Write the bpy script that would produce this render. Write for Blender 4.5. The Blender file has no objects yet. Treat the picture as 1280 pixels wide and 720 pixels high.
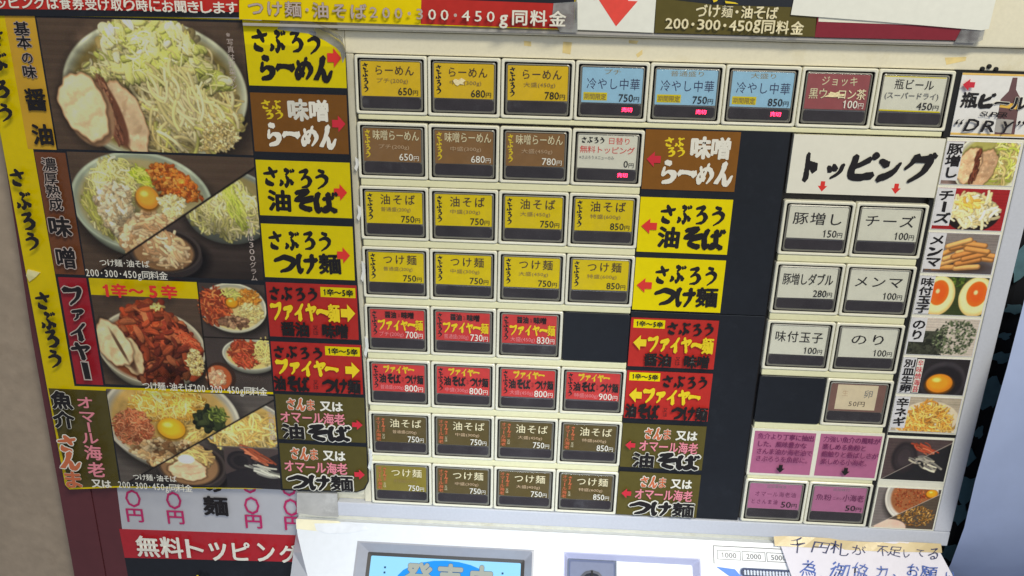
import bpy, bmesh, math, random
import numpy as np
from mathutils import Matrix, Vector
random.seed(7); RNG = np.random.default_rng(11)
SC = bpy.context.scene; COL = SC.collection

# ------------------------------------------------------------------ camera, world, light
# Machine front is the plane Y=0.  Grid units: 1 unit = one button pitch (45 mm); u to the right, v down, o out of the front.
S = 0.045
CU, CV = 3.0, 3.6
def W(u, v, o=0.0): return ((u - CU) * S, -o * S, -(v - CV) * S)
F = 1025.97
R = np.array([[0.99847, -0.02301, 0.05015], [0.03848, 0.94080, -0.33676], [-0.03943, 0.33818, 0.94026]])
# orthonormalise
R[2] /= np.linalg.norm(R[2]); R[0] -= R[2] * (R[0] @ R[2]); R[0] /= np.linalg.norm(R[0]); R[1] = np.cross(R[2], R[0])
CP = np.array([2.6995, -0.8291, -11.3771])
def at(x, y, o=0.0):
    "point (u, v) of the plane at height o that lies under photo pixel (x, y) - used to read sizes off the photograph"
    d = R.T @ np.array([(x - 640) / F, (y - 360) / F, 1.0]); s = (-o - CP[2]) / d[2]; X = CP + s * d
    return float(X[0]), float(X[1])
cam = bpy.data.cameras.new('camera'); camo = bpy.data.objects.new('camera', cam); COL.objects.link(camo); SC.camera = camo
def wv(a): return Vector((a[0], a[2], -a[1]))
rx, uy, fz = wv(R[0]), -wv(R[1]), wv(R[2])
M = Matrix((( rx.x, uy.x, -fz.x), (rx.y, uy.y, -fz.y), (rx.z, uy.z, -fz.z))).to_4x4()
M.translation = Vector(W(CP[0], CP[1], -CP[2])); camo.matrix_world = M
cam.lens = 36 * F / 1280; cam.sensor_width = 36; cam.clip_start = 0.01; cam.clip_end = 50
world = bpy.data.worlds.new('World'); SC.world = world; world.use_nodes = True
bg = world.node_tree.nodes['Background']; bg.inputs[0].default_value = (0.80, 0.86, 1.0, 1); bg.inputs[1].default_value = 0.22
SC.view_settings.view_transform = 'Standard'; SC.view_settings.look = 'None'; SC.view_settings.exposure = 0.19; SC.view_settings.gamma = 1
def area(name, loc, target, size, power, color, size_y=None):
    l = bpy.data.lights.new(name, 'AREA'); l.size = size; l.energy = power; l.color = color
    if size_y: l.shape = 'RECTANGLE'; l.size_y = size_y
    o = bpy.data.objects.new(name, l); COL.objects.link(o); o.location = loc
    o.rotation_euler = (Vector(target) - Vector(loc)).to_track_quat('-Z', 'Y').to_euler(); return o
area('ceiling_lamp', (0.45, -0.95, 1.25), (0.02, 0, -0.05), 0.6, 15.2, (1.0, 0.93, 0.74), 0.25)
area('doorway_daylight', (0.9, -1.9, 1.0), (0, 0, -0.2), 1.2, 8.2, (0.80, 0.88, 0.98))
low = area('console_fill', (-0.02, -0.46, 0.0), (-0.02, -0.05, -0.26), 0.2, 0.31, (0.80, 0.89, 1.0)); low.data.spread = math.radians(75)  # added fill lamp to brighten the console and lower rim, no real source there
SC.cycles.max_bounces = 6; SC.cycles.transparent_max_bounces = 12

# ------------------------------------------------------------------ materials
def lin(c): return tuple(((x / 255) / 12.92 if x / 255 <= 0.04045 else ((x / 255 + 0.055) / 1.055) ** 2.4) for x in c)
K = 0.66
def alb(c, k=None):
    "base colour that shows as c (0-255) under this light"
    q = [x / (k or K) for x in lin(c)]; m = max(1.0, max(q) / 0.86)
    return tuple(x / m for x in q) + (1,)
MATS = {}
def mat(name, c, rough=0.5, noise=0.06, scale=300, bump=0.0, coat=0.0, metal=0.0, k=None, spec=0.5, stain=None, emit=None, es=1.0, big=0.0):
    if name in MATS: return MATS[name]
    m = bpy.data.materials.new(name); m.use_nodes = True; nt = m.node_tree; N = nt.nodes; L = nt.links
    p = N['Principled BSDF']; p.inputs['Roughness'].default_value = rough; p.inputs['Metallic'].default_value = metal
    p.inputs['Coat Weight'].default_value = coat; p.inputs['Coat Roughness'].default_value = 0.12; p.inputs['Specular IOR Level'].default_value = spec
    base = alb(c, k)
    tc = N.new('ShaderNodeNewGeometry')
    if noise or stain or big:
        nz = N.new('ShaderNodeTexNoise'); nz.inputs['Scale'].default_value = scale; nz.inputs['Detail'].default_value = 4
        L.new(tc.outputs['Position'], nz.inputs['Vector'])
        mp = N.new('ShaderNodeMapRange'); mp.inputs[1].default_value = 0.3; mp.inputs[2].default_value = 0.7
        mp.inputs[3].default_value = 1 - noise; mp.inputs[4].default_value = 1 + noise
        L.new(nz.outputs['Fac'], mp.inputs[0])
        mx = N.new('ShaderNodeVectorMath'); mx.operation = 'SCALE'; mx.inputs[0].default_value = base[:3]; L.new(mp.outputs[0], mx.inputs['Scale'])
        out = mx.outputs[0]
        if big:
            n2 = N.new('ShaderNodeTexNoise'); n2.inputs['Scale'].default_value = 14; n2.inputs['Detail'].default_value = 6; n2.inputs['Roughness'].default_value = 0.65
            L.new(tc.outputs['Position'], n2.inputs['Vector'])
            m2 = N.new('ShaderNodeMapRange'); m2.inputs[1].default_value = 0.3; m2.inputs[2].default_value = 0.7; m2.inputs[3].default_value = 1 - big; m2.inputs[4].default_value = 1 + big * 0.6
            L.new(n2.outputs['Fac'], m2.inputs[0]); v2 = N.new('ShaderNodeVectorMath'); v2.operation = 'SCALE'; L.new(out, v2.inputs[0]); L.new(m2.outputs[0], v2.inputs['Scale']); out = v2.outputs[0]
        if stain:
            n3 = N.new('ShaderNodeTexNoise'); n3.inputs['Scale'].default_value = 32; n3.inputs['Detail'].default_value = 8; n3.inputs['Roughness'].default_value = 0.75
            L.new(tc.outputs['Position'], n3.inputs['Vector'])
            m3 = N.new('ShaderNodeMapRange'); m3.inputs[1].default_value = 0.56; m3.inputs[2].default_value = 0.8; m3.inputs[3].default_value = 0; m3.inputs[4].default_value = 0.75
            L.new(n3.outputs['Fac'], m3.inputs[0]); x3 = N.new('ShaderNodeMix'); x3.data_type = 'RGBA'; L.new(m3.outputs[0], x3.inputs[0]); L.new(out, x3.inputs[6])
            x3.inputs[7].default_value = alb(stain, k); out = x3.outputs[2]
        L.new(out, p.inputs['Base Color'])
    else: p.inputs['Base Color'].default_value = base
    if bump:
        b = N.new('ShaderNodeBump'); b.inputs['Strength'].default_value = bump; b.inputs['Distance'].default_value = 0.001
        nb = N.new('ShaderNodeTexNoise'); nb.inputs['Scale'].default_value = 90; nb.inputs['Detail'].default_value = 5; L.new(tc.outputs['Position'], nb.inputs['Vector'])
        L.new(nb.outputs['Fac'], b.inputs['Height']); L.new(b.outputs[0], p.inputs['Normal'])
        if coat: L.new(b.outputs[0], p.inputs['Coat Normal'])
    if emit: p.inputs['Emission Color'].default_value = lin(emit) + (1,); p.inputs['Emission Strength'].default_value = es
    MATS[name] = m; return m
def clear_mat(name, tint, gloss, rough, haze=0.0, fk=1.0):
    m = bpy.data.materials.new(name); m.use_nodes = True; nt = m.node_tree; N = nt.nodes; L = nt.links; N.remove(N['Principled BSDF'])
    t = N.new('ShaderNodeBsdfTransparent'); t.inputs[0].default_value = tint + (1,)
    g = N.new('ShaderNodeBsdfGlossy'); g.inputs['Roughness'].default_value = rough
    f = N.new('ShaderNodeFresnel'); f.inputs[0].default_value = 1.49
    a = N.new('ShaderNodeMath'); a.operation = 'MULTIPLY_ADD'; a.inputs[1].default_value = fk; a.inputs[2].default_value = gloss; L.new(f.outputs[0], a.inputs[0])
    mx = N.new('ShaderNodeMixShader'); L.new(a.outputs[0], mx.inputs[0]); L.new(t.outputs[0], mx.inputs[1]); L.new(g.outputs[0], mx.inputs[2])
    tc = N.new('ShaderNodeNewGeometry'); nb = N.new('ShaderNodeTexNoise'); nb.inputs['Scale'].default_value = 60; nb.inputs['Detail'].default_value = 4; L.new(tc.outputs['Position'], nb.inputs['Vector'])
    b = N.new('ShaderNodeBump'); b.inputs['Strength'].default_value = 0.25; b.inputs['Distance'].default_value = 0.002; L.new(nb.outputs['Fac'], b.inputs['Height']); L.new(b.outputs[0], g.inputs['Normal'])
    last = mx
    if haze:
        d = N.new('ShaderNodeBsdfDiffuse'); d.inputs[0].default_value = (0.7, 0.7, 0.68, 1); m2 = N.new('ShaderNodeMixShader')
        mp = N.new('ShaderNodeMapRange'); mp.inputs[1].default_value = 0.35; mp.inputs[2].default_value = 0.75; mp.inputs[3].default_value = haze * 0.3; mp.inputs[4].default_value = min(1, haze * 2)
        L.new(nb.outputs['Fac'], mp.inputs[0]); L.new(mp.outputs[0], m2.inputs[0]); L.new(mx.outputs[0], m2.inputs[1]); L.new(d.outputs[0], m2.inputs[2]); last = m2
    L.new(last.outputs[0], N['Material Output'].inputs[0]); return m
CREAM = mat('cream_painted_metal', (196, 190, 168), 0.38, 0.03, 500, 0.05, stain=(176, 165, 130), big=0.05)
BEZEL = mat('ivory_plastic', (218, 215, 196), 0.2, 0.03, 400)
RAIL = mat('cream_rail', (204, 201, 164), 0.32, 0.03, 300, big=0.04)
SILVER = mat('grey_painted_rim', (174, 176, 183), 0.36, 0.03, 500, 0.04, big=0.04)
GASKET = mat('dark_gasket', (38, 34, 32), 0.5, 0.05)
KEYCAP = mat('smoky_key_cap', (112, 110, 102), 0.25, 0.05, 200)
LEDBAR = mat('dark_lamp_window', (44, 38, 42), 0.3, 0.12, 150, coat=0.4, big=0.3, stain=(84, 84, 88))
BLACK = mat('black_board', (18, 21, 27), 0.38, 0.1, 200, 0.05, coat=0.2, big=0.2, stain=(34, 37, 44))
BLACKSLOT = mat('black_slot', (12, 12, 13), 0.7, 0.0)
YEL = mat('yellow_print', (210, 192, 0), 0.32, 0.03, 200, 0.06, coat=0.1, spec=0.2, k=0.62)
YELD = mat('yellow_sheet', (196, 174, 0), 0.32, 0.03, 200, 0.12, coat=0.1, spec=0.2, k=0.50)
YELCARD = mat('warm_yellow_card', (222, 186, 30), 0.5, 0.04, 200, k=.5, spec=.2)
YELCARD2 = mat('lemon_yellow_card', (222, 197, 2), 0.5, 0.04, 200, k=.5, spec=.2)
BROWN = mat('brown_print', (112, 72, 25), 0.32, 0.05, 200, 0.05, coat=0.12, spec=0.25)
BRNCARD = mat('brown_card', (104, 76, 44), 0.5, 0.06, 200, k=.46, spec=.25)
RED = mat('red_print', (160, 40, 34), 0.32, 0.05, 200, 0.05, coat=0.12, spec=0.25)
REDCARD = mat('red_card', (156, 44, 42), 0.5, 0.07, 200, k=.46, spec=.25)
OLIVE = mat('olive_print', (78, 70, 32), 0.32, 0.05, 200, 0.06, coat=0.12, spec=0.25)
OLVCARD = mat('olive_card', (82, 68, 30), 0.4, 0.06, 200)
OLVLIT = mat('painted_glow_olive_card', (124, 110, 36), 0.4, 0.06, 200)  # backlight glow put into a lighter, yellower card colour; the card emits nothing
BLUECARD = mat('sky_blue_card', (136, 174, 196), 0.5, 0.04, 200, k=.46, spec=.25)
WHTCARD = mat('white_card', (206, 204, 188), 0.5, 0.03, 200, k=.46, spec=.25)
WINECARD = mat('wine_card', (118, 62, 64), 0.5, 0.06, 200, k=.46, spec=.25)
PINK = mat('pink_paper', (152, 86, 116), 0.5, 0.04, 200)
PINKCARD = mat('pink_card', (140, 84, 112), 0.45, 0.05, 200, k=.5)
CREAMPAPER = mat('aged_paper_card', (206, 190, 158), 0.6, 0.05, 200, k=.5)
DARKBRN = mat('dark_brown_card', (96, 70, 62), 0.5, 0.05, 200, k=.46, spec=.25)
INK = mat('black_ink', (22, 18, 18), 0.4, 0.0)
INKBRN = mat('brown_black_ink', (62, 42, 30), 0.5, 0.0)
INKSOFT = mat('soft_grey_ink', (128, 108, 60), 0.5, 0.0)
INKGREY = mat('grey_ink', (96, 96, 98), 0.5, 0.0)
INKWHITE = mat('white_ink', (232, 228, 214), 0.4, 0.0)
INKCREAM = mat('cream_ink', (206, 196, 160), 0.4, 0.0)
INKPALE = mat('pale_brown_ink', (176, 150, 118), 0.5, 0.0)
INKPINK = mat('salmon_ink', (196, 116, 118), 0.4, 0.0)
INKROSE = mat('rose_ink', (196, 118, 128), 0.4, 0.0)
INKORANGE = mat('orange_ink', (172, 92, 58), 0.4, 0.0)
INKRED = mat('red_ink', (190, 44, 36), 0.4, 0.0)
INKCRIM = mat('crimson_ink', (176, 36, 50), 0.4, 0.0)
INKYEL = mat('yellow_ink', (238, 210, 30), 0.4, 0.0)
INKNAVY = mat('navy_ink', (34, 40, 78), 0.5, 0.0)
INKBLUE = mat('blue_pen_ink', (58, 84, 150), 0.5, 0.0)
INKMAG = mat('magenta_ink', (158, 34, 84), 0.4, 0.0)
INKPURP = mat('purple_ink', (96, 30, 74), 0.5, 0.0)
INKTAUPE = mat('taupe_ink', (160, 146, 138), 0.4, 0.0)
CLEAR = clear_mat('clear_acrylic', (1.0, 1.0, 0.99), 0.008, 0.10, .014, .3)
LAMIN = clear_mat('clear_laminate', (1.0, 1.0, 1.0), 0.0, 0.12, 0.0, .3)
TAPE = clear_mat('clear_tape', (0.86, 0.86, 0.84), 0.05, 0.2, 0.35)
LEDRED = mat('red_lamp', (60, 8, 14), 0.4, 0.0, emit=(255, 38, 76), es=9)

# ------------------------------------------------------------------ mesh building
class MB:
    def __init__(s): s.v = []; s.f = []; s.m = []; s.uv = {}
    def quad(s, a, b, c, d, m=0, uv=False):
        i = len(s.v); s.v += [a, b, c, d]; s.f.append((i, i + 1, i + 2, i + 3)); s.m.append(m)
        if uv: s.uv[len(s.f) - 1] = ((0, 0), (1, 0), (1, 1), (0, 1))
    def box(s, u0, v0, u1, v1, o0, o1, m=0):
        i = len(s.v); s.v += [(u0, v0, o0), (u1, v0, o0), (u1, v1, o0), (u0, v1, o0), (u0, v0, o1), (u1, v0, o1), (u1, v1, o1), (u0, v1, o1)]
        for f in ((0, 1, 2, 3), (7, 6, 5, 4), (4, 5, 1, 0), (5, 6, 2, 1), (6, 7, 3, 2), (7, 4, 0, 3)): s.f.append(tuple(i + k for k in f)); s.m.append(m)
        return s
    def prism(s, pts, o0, o1, m=0):
        "pts: outline (u, v), clockwise on the picture or not"
        ar = sum(pts[k][0] * pts[(k + 1) % len(pts)][1] - pts[(k + 1) % len(pts)][0] * pts[k][1] for k in range(len(pts)))
        if ar > 0: pts = pts[::-1]
        i = len(s.v); n = len(pts); s.v += [(u, v, o1) for u, v in pts] + [(u, v, o0) for u, v in pts]
        s.f.append(tuple(range(i, i + n))); s.m.append(m); s.f.append(tuple(range(i + 2 * n - 1, i + n - 1, -1))); s.m.append(m)
        for k in range(n): s.f.append((i + k, i + n + k, i + n + (k + 1) % n, i + (k + 1) % n)); s.m.append(m)
        return s
    def rings(s, levels, cap=True, cap0=False):
        "levels: (u0, v0, u1, v1, r, o, mat) nested rounded rectangles joined one to the next"
        n = 4; prev = None
        for L in levels:
            u0, v0, u1, v1, r, o, m = L; r = max(r, 1e-4); pts = []
            for cx, cy, a0 in ((u1 - r, v0 + r, -90), (u1 - r, v1 - r, 0), (u0 + r, v1 - r, 90), (u0 + r, v0 + r, 180)):
                for k in range(n): a = math.radians(a0 + 90 * k / (n - 1)); pts.append((cx + r * math.cos(a), cy + r * math.sin(a), o))
            i = len(s.v); s.v += pts; c = len(pts)
            if prev is not None:
                for k in range(c): s.f.append((prev + (k + 1) % c, prev + k, i + k, i + (k + 1) % c)); s.m.append(m)
            elif cap0: s.f.append(tuple(range(i, i + c))); s.m.append(m)
            prev = i
        if cap: s.f.append(tuple(range(prev + c - 1, prev - 1, -1))); s.m.append(levels[-1][6])
        return s
    def mesh(s, name, mats, org=None, xf=None):
        me = bpy.data.meshes.new(name)
        vs = [W(*(xf(*p) if xf else p)) for p in s.v]; ox = W(*org) if org is not None else (0, 0, 0)
        me.from_pydata([(a - ox[0], b - ox[1], c - ox[2]) for a, b, c in vs], [], s.f)
        for m in mats: me.materials.append(m)
        me.polygons.foreach_set('material_index', s.m)
        if s.uv:
            ul = me.uv_layers.new(name='UVMap')
            for fi, q in s.uv.items():
                for k, li in enumerate(me.polygons[fi].loop_indices): ul.data[li].uv = q[k]
        me.update(); return me
def obj(name, me, parent=None, **kw):
    o = bpy.data.objects.new(name, me); COL.objects.link(o)
    if parent is not None: o.parent = parent
    for k, v in kw.items(): o[k] = v
    return o
def empty(name, label=None, cat=None, group=None, org=None):
    o = bpy.data.objects.new(name, None); COL.objects.link(o); o.empty_display_size = 0.02
    if label: o['label'] = label
    if cat: o['category'] = cat
    if group: o['group'] = group
    return o

# ------------------------------------------------------------------ lettering
_tc = {}
def raw_mesh(s):
    if ('r', s) in _tc: return _tc[('r', s)]
    if s == '1':
        _tc[('r', s)] = (np.array([[.22, 0], [.31, 0], [.31, .69], [.24, .69], [.22, .62], [.22, .55], [.10, .49], [.10, .56], [.20, .61]], float), np.array([[0, 1, 2], [0, 2, 3], [0, 3, 4], [5, 4, 8], [5, 8, 7], [5, 7, 6]])); return _tc[('r', s)]
    c = bpy.data.curves.new('t', 'FONT'); c.body = s; c.size = 1; c.resolution_u = 2; c.fill_mode = 'FRONT'
    o = bpy.data.objects.new('t', c); COL.objects.link(o)
    dg = bpy.context.evaluated_depsgraph_get(); me = bpy.data.meshes.new_from_object(o.evaluated_get(dg))
    n = len(me.vertices); a = np.zeros(n * 3); me.vertices.foreach_get('co', a); a = a.reshape(-1, 3)[:, :2]
    me.calc_loop_triangles(); t = np.zeros(len(me.loop_triangles) * 3, dtype=int); me.loop_triangles.foreach_get('vertices', t)
    bpy.data.objects.remove(o); bpy.data.curves.remove(c); bpy.data.meshes.remove(me)
    _tc[('r', s)] = (a, t.reshape(-1, 3)); return _tc[('r', s)]
def text_mesh(s):
    "outline mesh of a string in the built-in font, scaled to its own 1 x 1 box"
    if s in _tc: return _tc[s]
    if '1' in s and len(s) > 1:
        V = []; T = []; x = 0; n = 0
        for ch in s:
            a, t = raw_mesh(ch); V.append(a + (x, 0)); T.append(t + n); n += len(a); x += 1.0 if ord(ch) > 0x2000 else (.50 if ch.isdigit() else a[:, 0].max() + .05)
        a = np.concatenate(V); t = np.concatenate(T)
    else: a, t = raw_mesh(s)
    lo = a.min(0); hi = a.max(0); sz = np.maximum(hi - lo, 0.05); a = (a - lo) / sz; a[:, 1] = 1 - a[:, 1]
    _tc[s] = (a, t, sz); return _tc[s]
def em_mesh(ch):
    "one glyph inside its em square, so that small marks keep their size and place"
    k = ('em', ch)
    if k not in _tc:
        a, t = raw_mesh(ch); a = a.copy()
        if ord(ch) > 0x2000 or ch == '・': a = (a - (.04, -.09)) / (.92, .93)
        else: m = (a[:, 0].min() + a[:, 0].max()) / 2; a[:, 0] = (a[:, 0] - m) / .56 + .5; a[:, 1] = a[:, 1] / .80 + .06
        a[:, 1] = 1 - a[:, 1]; _tc[k] = (a, t, None)
    return _tc[k]
DENSE = '麺噌醤濃厚熟瓶無'
BR = {
 'さ': [[(8,34,6),(45,30,10),(92,18,8)],[(42,4,8),(60,30,11),(74,54,7)],[(24,60,6),(30,80,13),(66,88,11)]],
 'ぶ': [[(42,8,11),(60,17,9),(46,30,7)],[(46,38,6),(60,60,10),(50,88,11),(36,80,5)],[(14,60,5),(22,74,11),(10,84,11)],[(72,55,6),(86,74,13)],[(74,4,4),(80,17,8)],[(88,0,4),(95,12,8)]],
 'ろ': [[(22,14,7),(70,8,11),(50,34,8),(30,54,7),(62,42,9),(84,60,14),(68,84,12),(28,94,4)]],
 'う': [[(36,5,10),(66,14,11)],[(16,42,7),(54,28,9),(82,44,14),(70,72,12),(30,98,4)]],
 'ら': [[(34,4,12),(60,12,12)],[(30,26,7),(24,58,11),(52,44,9),(84,60,15),(70,84,13),(26,94,8)]],
 'ー': [[(4,50,15),(30,44,10),(70,46,10),(96,52,16)]],
 'め': [[(20,20,9),(30,50,8),(44,76,12)],[(66,6,8),(50,50,8),(22,84,12),(8,62,8),(36,32,8),(74,30,10),(90,58,14),(62,92,7)]],
 'ん': [[(52,4,14),(36,44,13),(10,95,13),(34,60,9),(50,56,11),(56,88,13),(76,90,12),(98,58,6)]],
 'つ': [[(4,38,9),(52,18,12),(92,38,15),(78,72,13),(32,92,6)]],
 'け': [[(16,8,12),(10,50,10),(18,92,11),(30,74,4)],[(40,34,8),(94,28,11)],[(72,4,10),(75,50,11),(52,98,6)]],
 'そ': [[(24,12,10),(76,8,11),(16,48,7),(94,40,13),(48,60,9),(44,82,11),(82,95,12)]],
 'ば': [[(14,8,12),(8,50,10),(16,92,11),(27,74,4)],[(38,32,8),(82,28,9)],[(60,8,10),(62,80,11),(42,90,11),(50,72,7),(90,92,11)],[(80,2,4),(84,14,8)],[(93,0,4),(97,12,8)]],
 'フ': [[(6,18,14),(50,20,10),(86,14,13),(74,58,12),(28,96,7)]],
 'ァ': [[(18,36,10),(84,30,12),(64,56,7)],[(50,50,9),(46,74,9),(24,96,6)]],
 'イ': [[(84,8,10),(52,44,10),(10,68,5)],[(56,40,11),(58,96,14)]],
 'ヤ': [[(8,40,9),(90,24,12),(70,52,6)],[(34,8,10),(50,50,10),(60,96,13)]],
 'ト': [[(34,4,11),(37,50,13),(36,96,15)],[(42,36,9),(80,54,17)]],
 'ッ': [[(12,40,8),(26,60,12)],[(40,32,8),(54,54,12)],[(88,28,10),(72,70,10),(32,98,6)]],
 'ピ': [[(20,12,11),(18,86,13),(86,84,14)],[(74,26,11),(22,52,9)],[(82,8,5),(92,2,5),(98,11,5),(90,18,5),(83,10,5)]],
 'ビ': [[(20,12,12),(18,86,13),(86,84,14)],[(72,30,11),(22,52,9)],[(82,2,4),(87,15,8)],[(94,0,4),(99,12,8)]],
 'ン': [[(12,20,9),(38,38,15)],[(94,28,6),(62,70,13),(10,92,15)]],
 'グ': [[(42,8,11),(26,36,8),(8,54,5)],[(36,22,9),(82,20,12),(68,62,12),(24,97,6)],[(84,2,4),(90,14,7)],[(95,0,4),(100,10,7)]],
}
def brush_glyph(ch, seed):
    key = (ch, seed % 3)
    if key in _tc: return _tc[key]
    rr = random.Random(hash(key[1]) + ord(ch)); V = []; T = []
    for si, st in enumerate(BR[ch]):
        P = [np.array(p, float) for p in st]
        for p in P: p[:2] += [rr.uniform(-2, 2), rr.uniform(-2, 2)]; p[2] *= rr.uniform(0.85, 1.2)
        Q = [2 * P[0] - P[1]] + P + [2 * P[-1] - P[-2]]; C = []
        for k in range(1, len(Q) - 2):
            for j in range(7):
                t = j / 7; a, b, c, d = Q[k - 1:k + 3]
                C.append(0.5 * (2 * b + (c - a) * t + (2 * a - 5 * b + 4 * c - d) * t * t + (3 * b - a - 3 * c + d) * t ** 3))
        C.append(P[-1]); C = np.array(C); C[:, 2] = np.maximum(C[:, 2], 5) * 0.95
        tg = np.gradient(C[:, :2], axis=0); tg /= np.linalg.norm(tg, axis=1)[:, None] + 1e-9; nr = np.stack([-tg[:, 1], tg[:, 0]], 1)
        # chisel pen: rotate the nib a little towards 45 degrees
        nib = nr * 0.8 + np.sign((nr @ np.array([0.7, -0.7]))[:, None] + 1e-6) * np.array([0.7, -0.7]) * 0.35
        rag = np.array([rr.uniform(0.9, 1.1) for _ in range(len(C))])[:, None]
        A = C[:, :2] + nib * C[:, 2:3] * rag; B = C[:, :2] - nib * C[:, 2:3] * (2 - rag)
        s0 = C[0, :2] - tg[0] * C[0, 2] * 0.8; s1 = C[-1, :2] + tg[-1] * C[-1, 2] * 0.7
        i = len(V); n = len(C); zz = (si * 34 + np.arange(n)) * 9e-6; V += [(*q, z * 100) for q, z in zip(A, zz)] + [(*q, z * 100) for q, z in zip(B, zz)] + [(*s0, zz[0] * 100), (*s1, zz[-1] * 100)]
        for k in range(n - 1): T += [(i + k, i + k + 1, i + n + k + 1), (i + k, i + n + k + 1, i + n + k)]
        T += [(i, i + n, i + 2 * n), (i + n - 1, i + 2 * n + 1, i + 2 * n - 1)]
    V = np.array(V) / 100.0; _tc[key] = (V, np.array(T), None); return _tc[key]
HEAVY = [(0.0, 0.0)] + [(math.cos(a) * 1, math.sin(a) * 1) for a in [k * math.pi / 4 for k in range(8)]]
STY = {  # offsets in fractions of glyph height
 'r': ([(0, 0)], 0), 'm': ([(-1, 0), (1, 0), (0, 0.6), (0, -0.6)], 0.012), 'b': (HEAVY, 0.026), 'h': (HEAVY, 0.042), 'x': (HEAVY, 0.055), 'o': (HEAVY, 0.085),
 'k': ([(-1.2, 0.9), (-0.6, 0.45), (0, 0), (0.6, -0.45), (1.2, -0.9), (0.3, 0.4), (-0.3, -0.4), (0.9, 0), (-0.9, 0)], 0.04),
 's': ([(-1, 0), (-0.4, 0), (0.4, 0), (1, 0)], 0.035)}
class Text:
    "collects flat print; every glyph layer is a hair above the one before"
    def __init__(s, o, mats): s.o = o; s.V = []; s.F = []; s.m = []; s.n = 0; s.mats = mats; s.c = 0
    def put(s, a, t, m, fn):
        p = fn(a); z = s.o + s.c * 0.00035 + (a[:, 2:3] if a.shape[1] > 2 else 0); s.c += 1
        s.V.append(np.concatenate([p, np.zeros((len(p), 1)) + z], 1)); s.F.append(t + s.n); s.m.append(np.full(len(t), m)); s.n += len(a)
    def _lay(s, a, t, m, x0, y0, w, h, sty, rot=0.0, shear=0.0, wt=1.0):
        offs, r = STY[sty]; hh = min(h, w * 1.6)
        for dx, dy in offs:
            def fn(q, dx=dx, dy=dy):
                x = (q[:, 0] - 0.5) * w + dx * r * hh * wt; y = (q[:, 1] - 0.5) * h + dy * r * hh * wt
                x = x - shear * y
                c, sn = math.cos(rot), math.sin(rot)
                return np.stack([x0 + w / 2 + x * c - y * sn, y0 + h / 2 + x * sn + y * c], 1)
            s.put(a, t, m, fn)
    def line(s, txt, x0, y0, x1, y1, m=0, sty='r', rot=0.0, shear=0.0):
        a, t, _ = text_mesh(txt); s._lay(a, t, m, x0, y0, x1 - x0, y1 - y0, sty, rot, shear); return s
    def chars(s, txt, x0, y0, x1, y1, m=0, sty='b', gap=0.06, jit=0.0, brush=True, under=None, vert=False, osty='o', shear=0.0, slope=0.0):
        "one glyph at a time; brush kana are drawn as brush strokes"
        seq = []; adv = [.55 if (not vert and (ord(c) < 0x2000 or c == '・')) else 1.0 for c in txt]; tot = sum(adv); pos = 0.0
        for k, ch in enumerate(txt):
            if vert: h = (y1 - y0) / tot; w = x1 - x0; bx = x0; by = y0 + h * pos + h * gap / 2; h *= 1 - gap
            else: w = (x1 - x0) / tot; h = y1 - y0; bx = x0 + w * pos + w * gap / 2; by = y0 + slope * k; w *= adv[k] * (1 - gap)
            pos += adv[k]
            rt = 0.0
            if jit:
                bx += random.uniform(-1, 1) * jit * w * 0.3; by += random.uniform(-1, 1) * jit * h * 0.4; rt = random.uniform(-1, 1) * jit * 0.5
                e = random.uniform(-1, 1) * jit * 0.5; bx -= w * e / 2; w *= 1 + e
            if ch == 'ー' and vert: seq.append(('I', bx + w * .40, by, w * .2, h, rt)); continue
            seq.append((ch, bx, by, w, h, rt))
        for ps in ((1, 0) if under is not None else (0,)):
            for k, (ch, bx, by, w, h, rt) in enumerate(seq):
                if brush and ch in BR:
                    a, t, _ = brush_glyph(ch, k + len(txt))
                    if ps: s._lay(a, t, under, bx, by, w, h, osty, rt, shear)
                    else: s._lay(a, t, m, bx, by, w, h, 'b' if sty == 'x' else 'r', rt, shear, .55)
                else:
                    if ch == 'I': a = np.array([[0, 0], [1, 0.06], [1, 1], [0, .94]], float); t = np.array([[0, 2, 1], [0, 3, 2]])
                    else: a, t, _ = em_mesh(ch)
                    s._lay(a, t, under if ps else m, bx, by, w, h, osty if ps else sty, rt, shear, .68 if (not ps and ch in DENSE) else .95)
        return s
    def poly(s, pts, m=0):
        a = np.array(pts, float); n = len(a); s.put(a, np.array([[0, k, k + 1] for k in range(1, n - 1)]), m, lambda q: q); return s
    def rect(s, x0, y0, x1, y1, m=0): return s.poly([(x0, y0), (x1, y0), (x1, y1), (x0, y1)], m)
    def arrow(s, x0, y0, x1, y1, d, m=0):
        P = {'r': [(0, .27), (.45, .27), (.45, 0), (1, .5), (.45, 1), (.45, .73), (0, .73)]}['r']
        if d == 'l': P = [(1 - x, y) for x, y in P]
        if d == 'd': P = [(y, x) for x, y in P]
        q = [(x0 + x * (x1 - x0), y0 + y * (y1 - y0)) for x, y in P]
        s.poly([q[2], q[3], q[4]], m); s.poly([q[0], q[1], q[5], q[6]], m); return s
    def build(s, name, parent, xf=None, org=None):
        V = np.concatenate(s.V); Fc = np.concatenate(s.F); mi = np.concatenate(s.m).astype(int)
        if xf is not None: V = xf(V)
        # faces towards the viewer
        a, b, c = V[Fc[:, 0], :2], V[Fc[:, 1], :2], V[Fc[:, 2], :2]
        if xf is None:
            fl = ((b - a)[:, 0] * (c - a)[:, 1] - (b - a)[:, 1] * (c - a)[:, 0]) > 0; Fc[fl] = Fc[fl][:, ::-1]
        P = np.stack([(V[:, 0] - CU) * S, -V[:, 2] * S, -(V[:, 1] - CV) * S], 1)
        if org is not None: P -= np.array(W(*org))
        me = bpy.data.meshes.new(name); me.vertices.add(len(P)); me.vertices.foreach_set('co', P.ravel())
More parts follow.
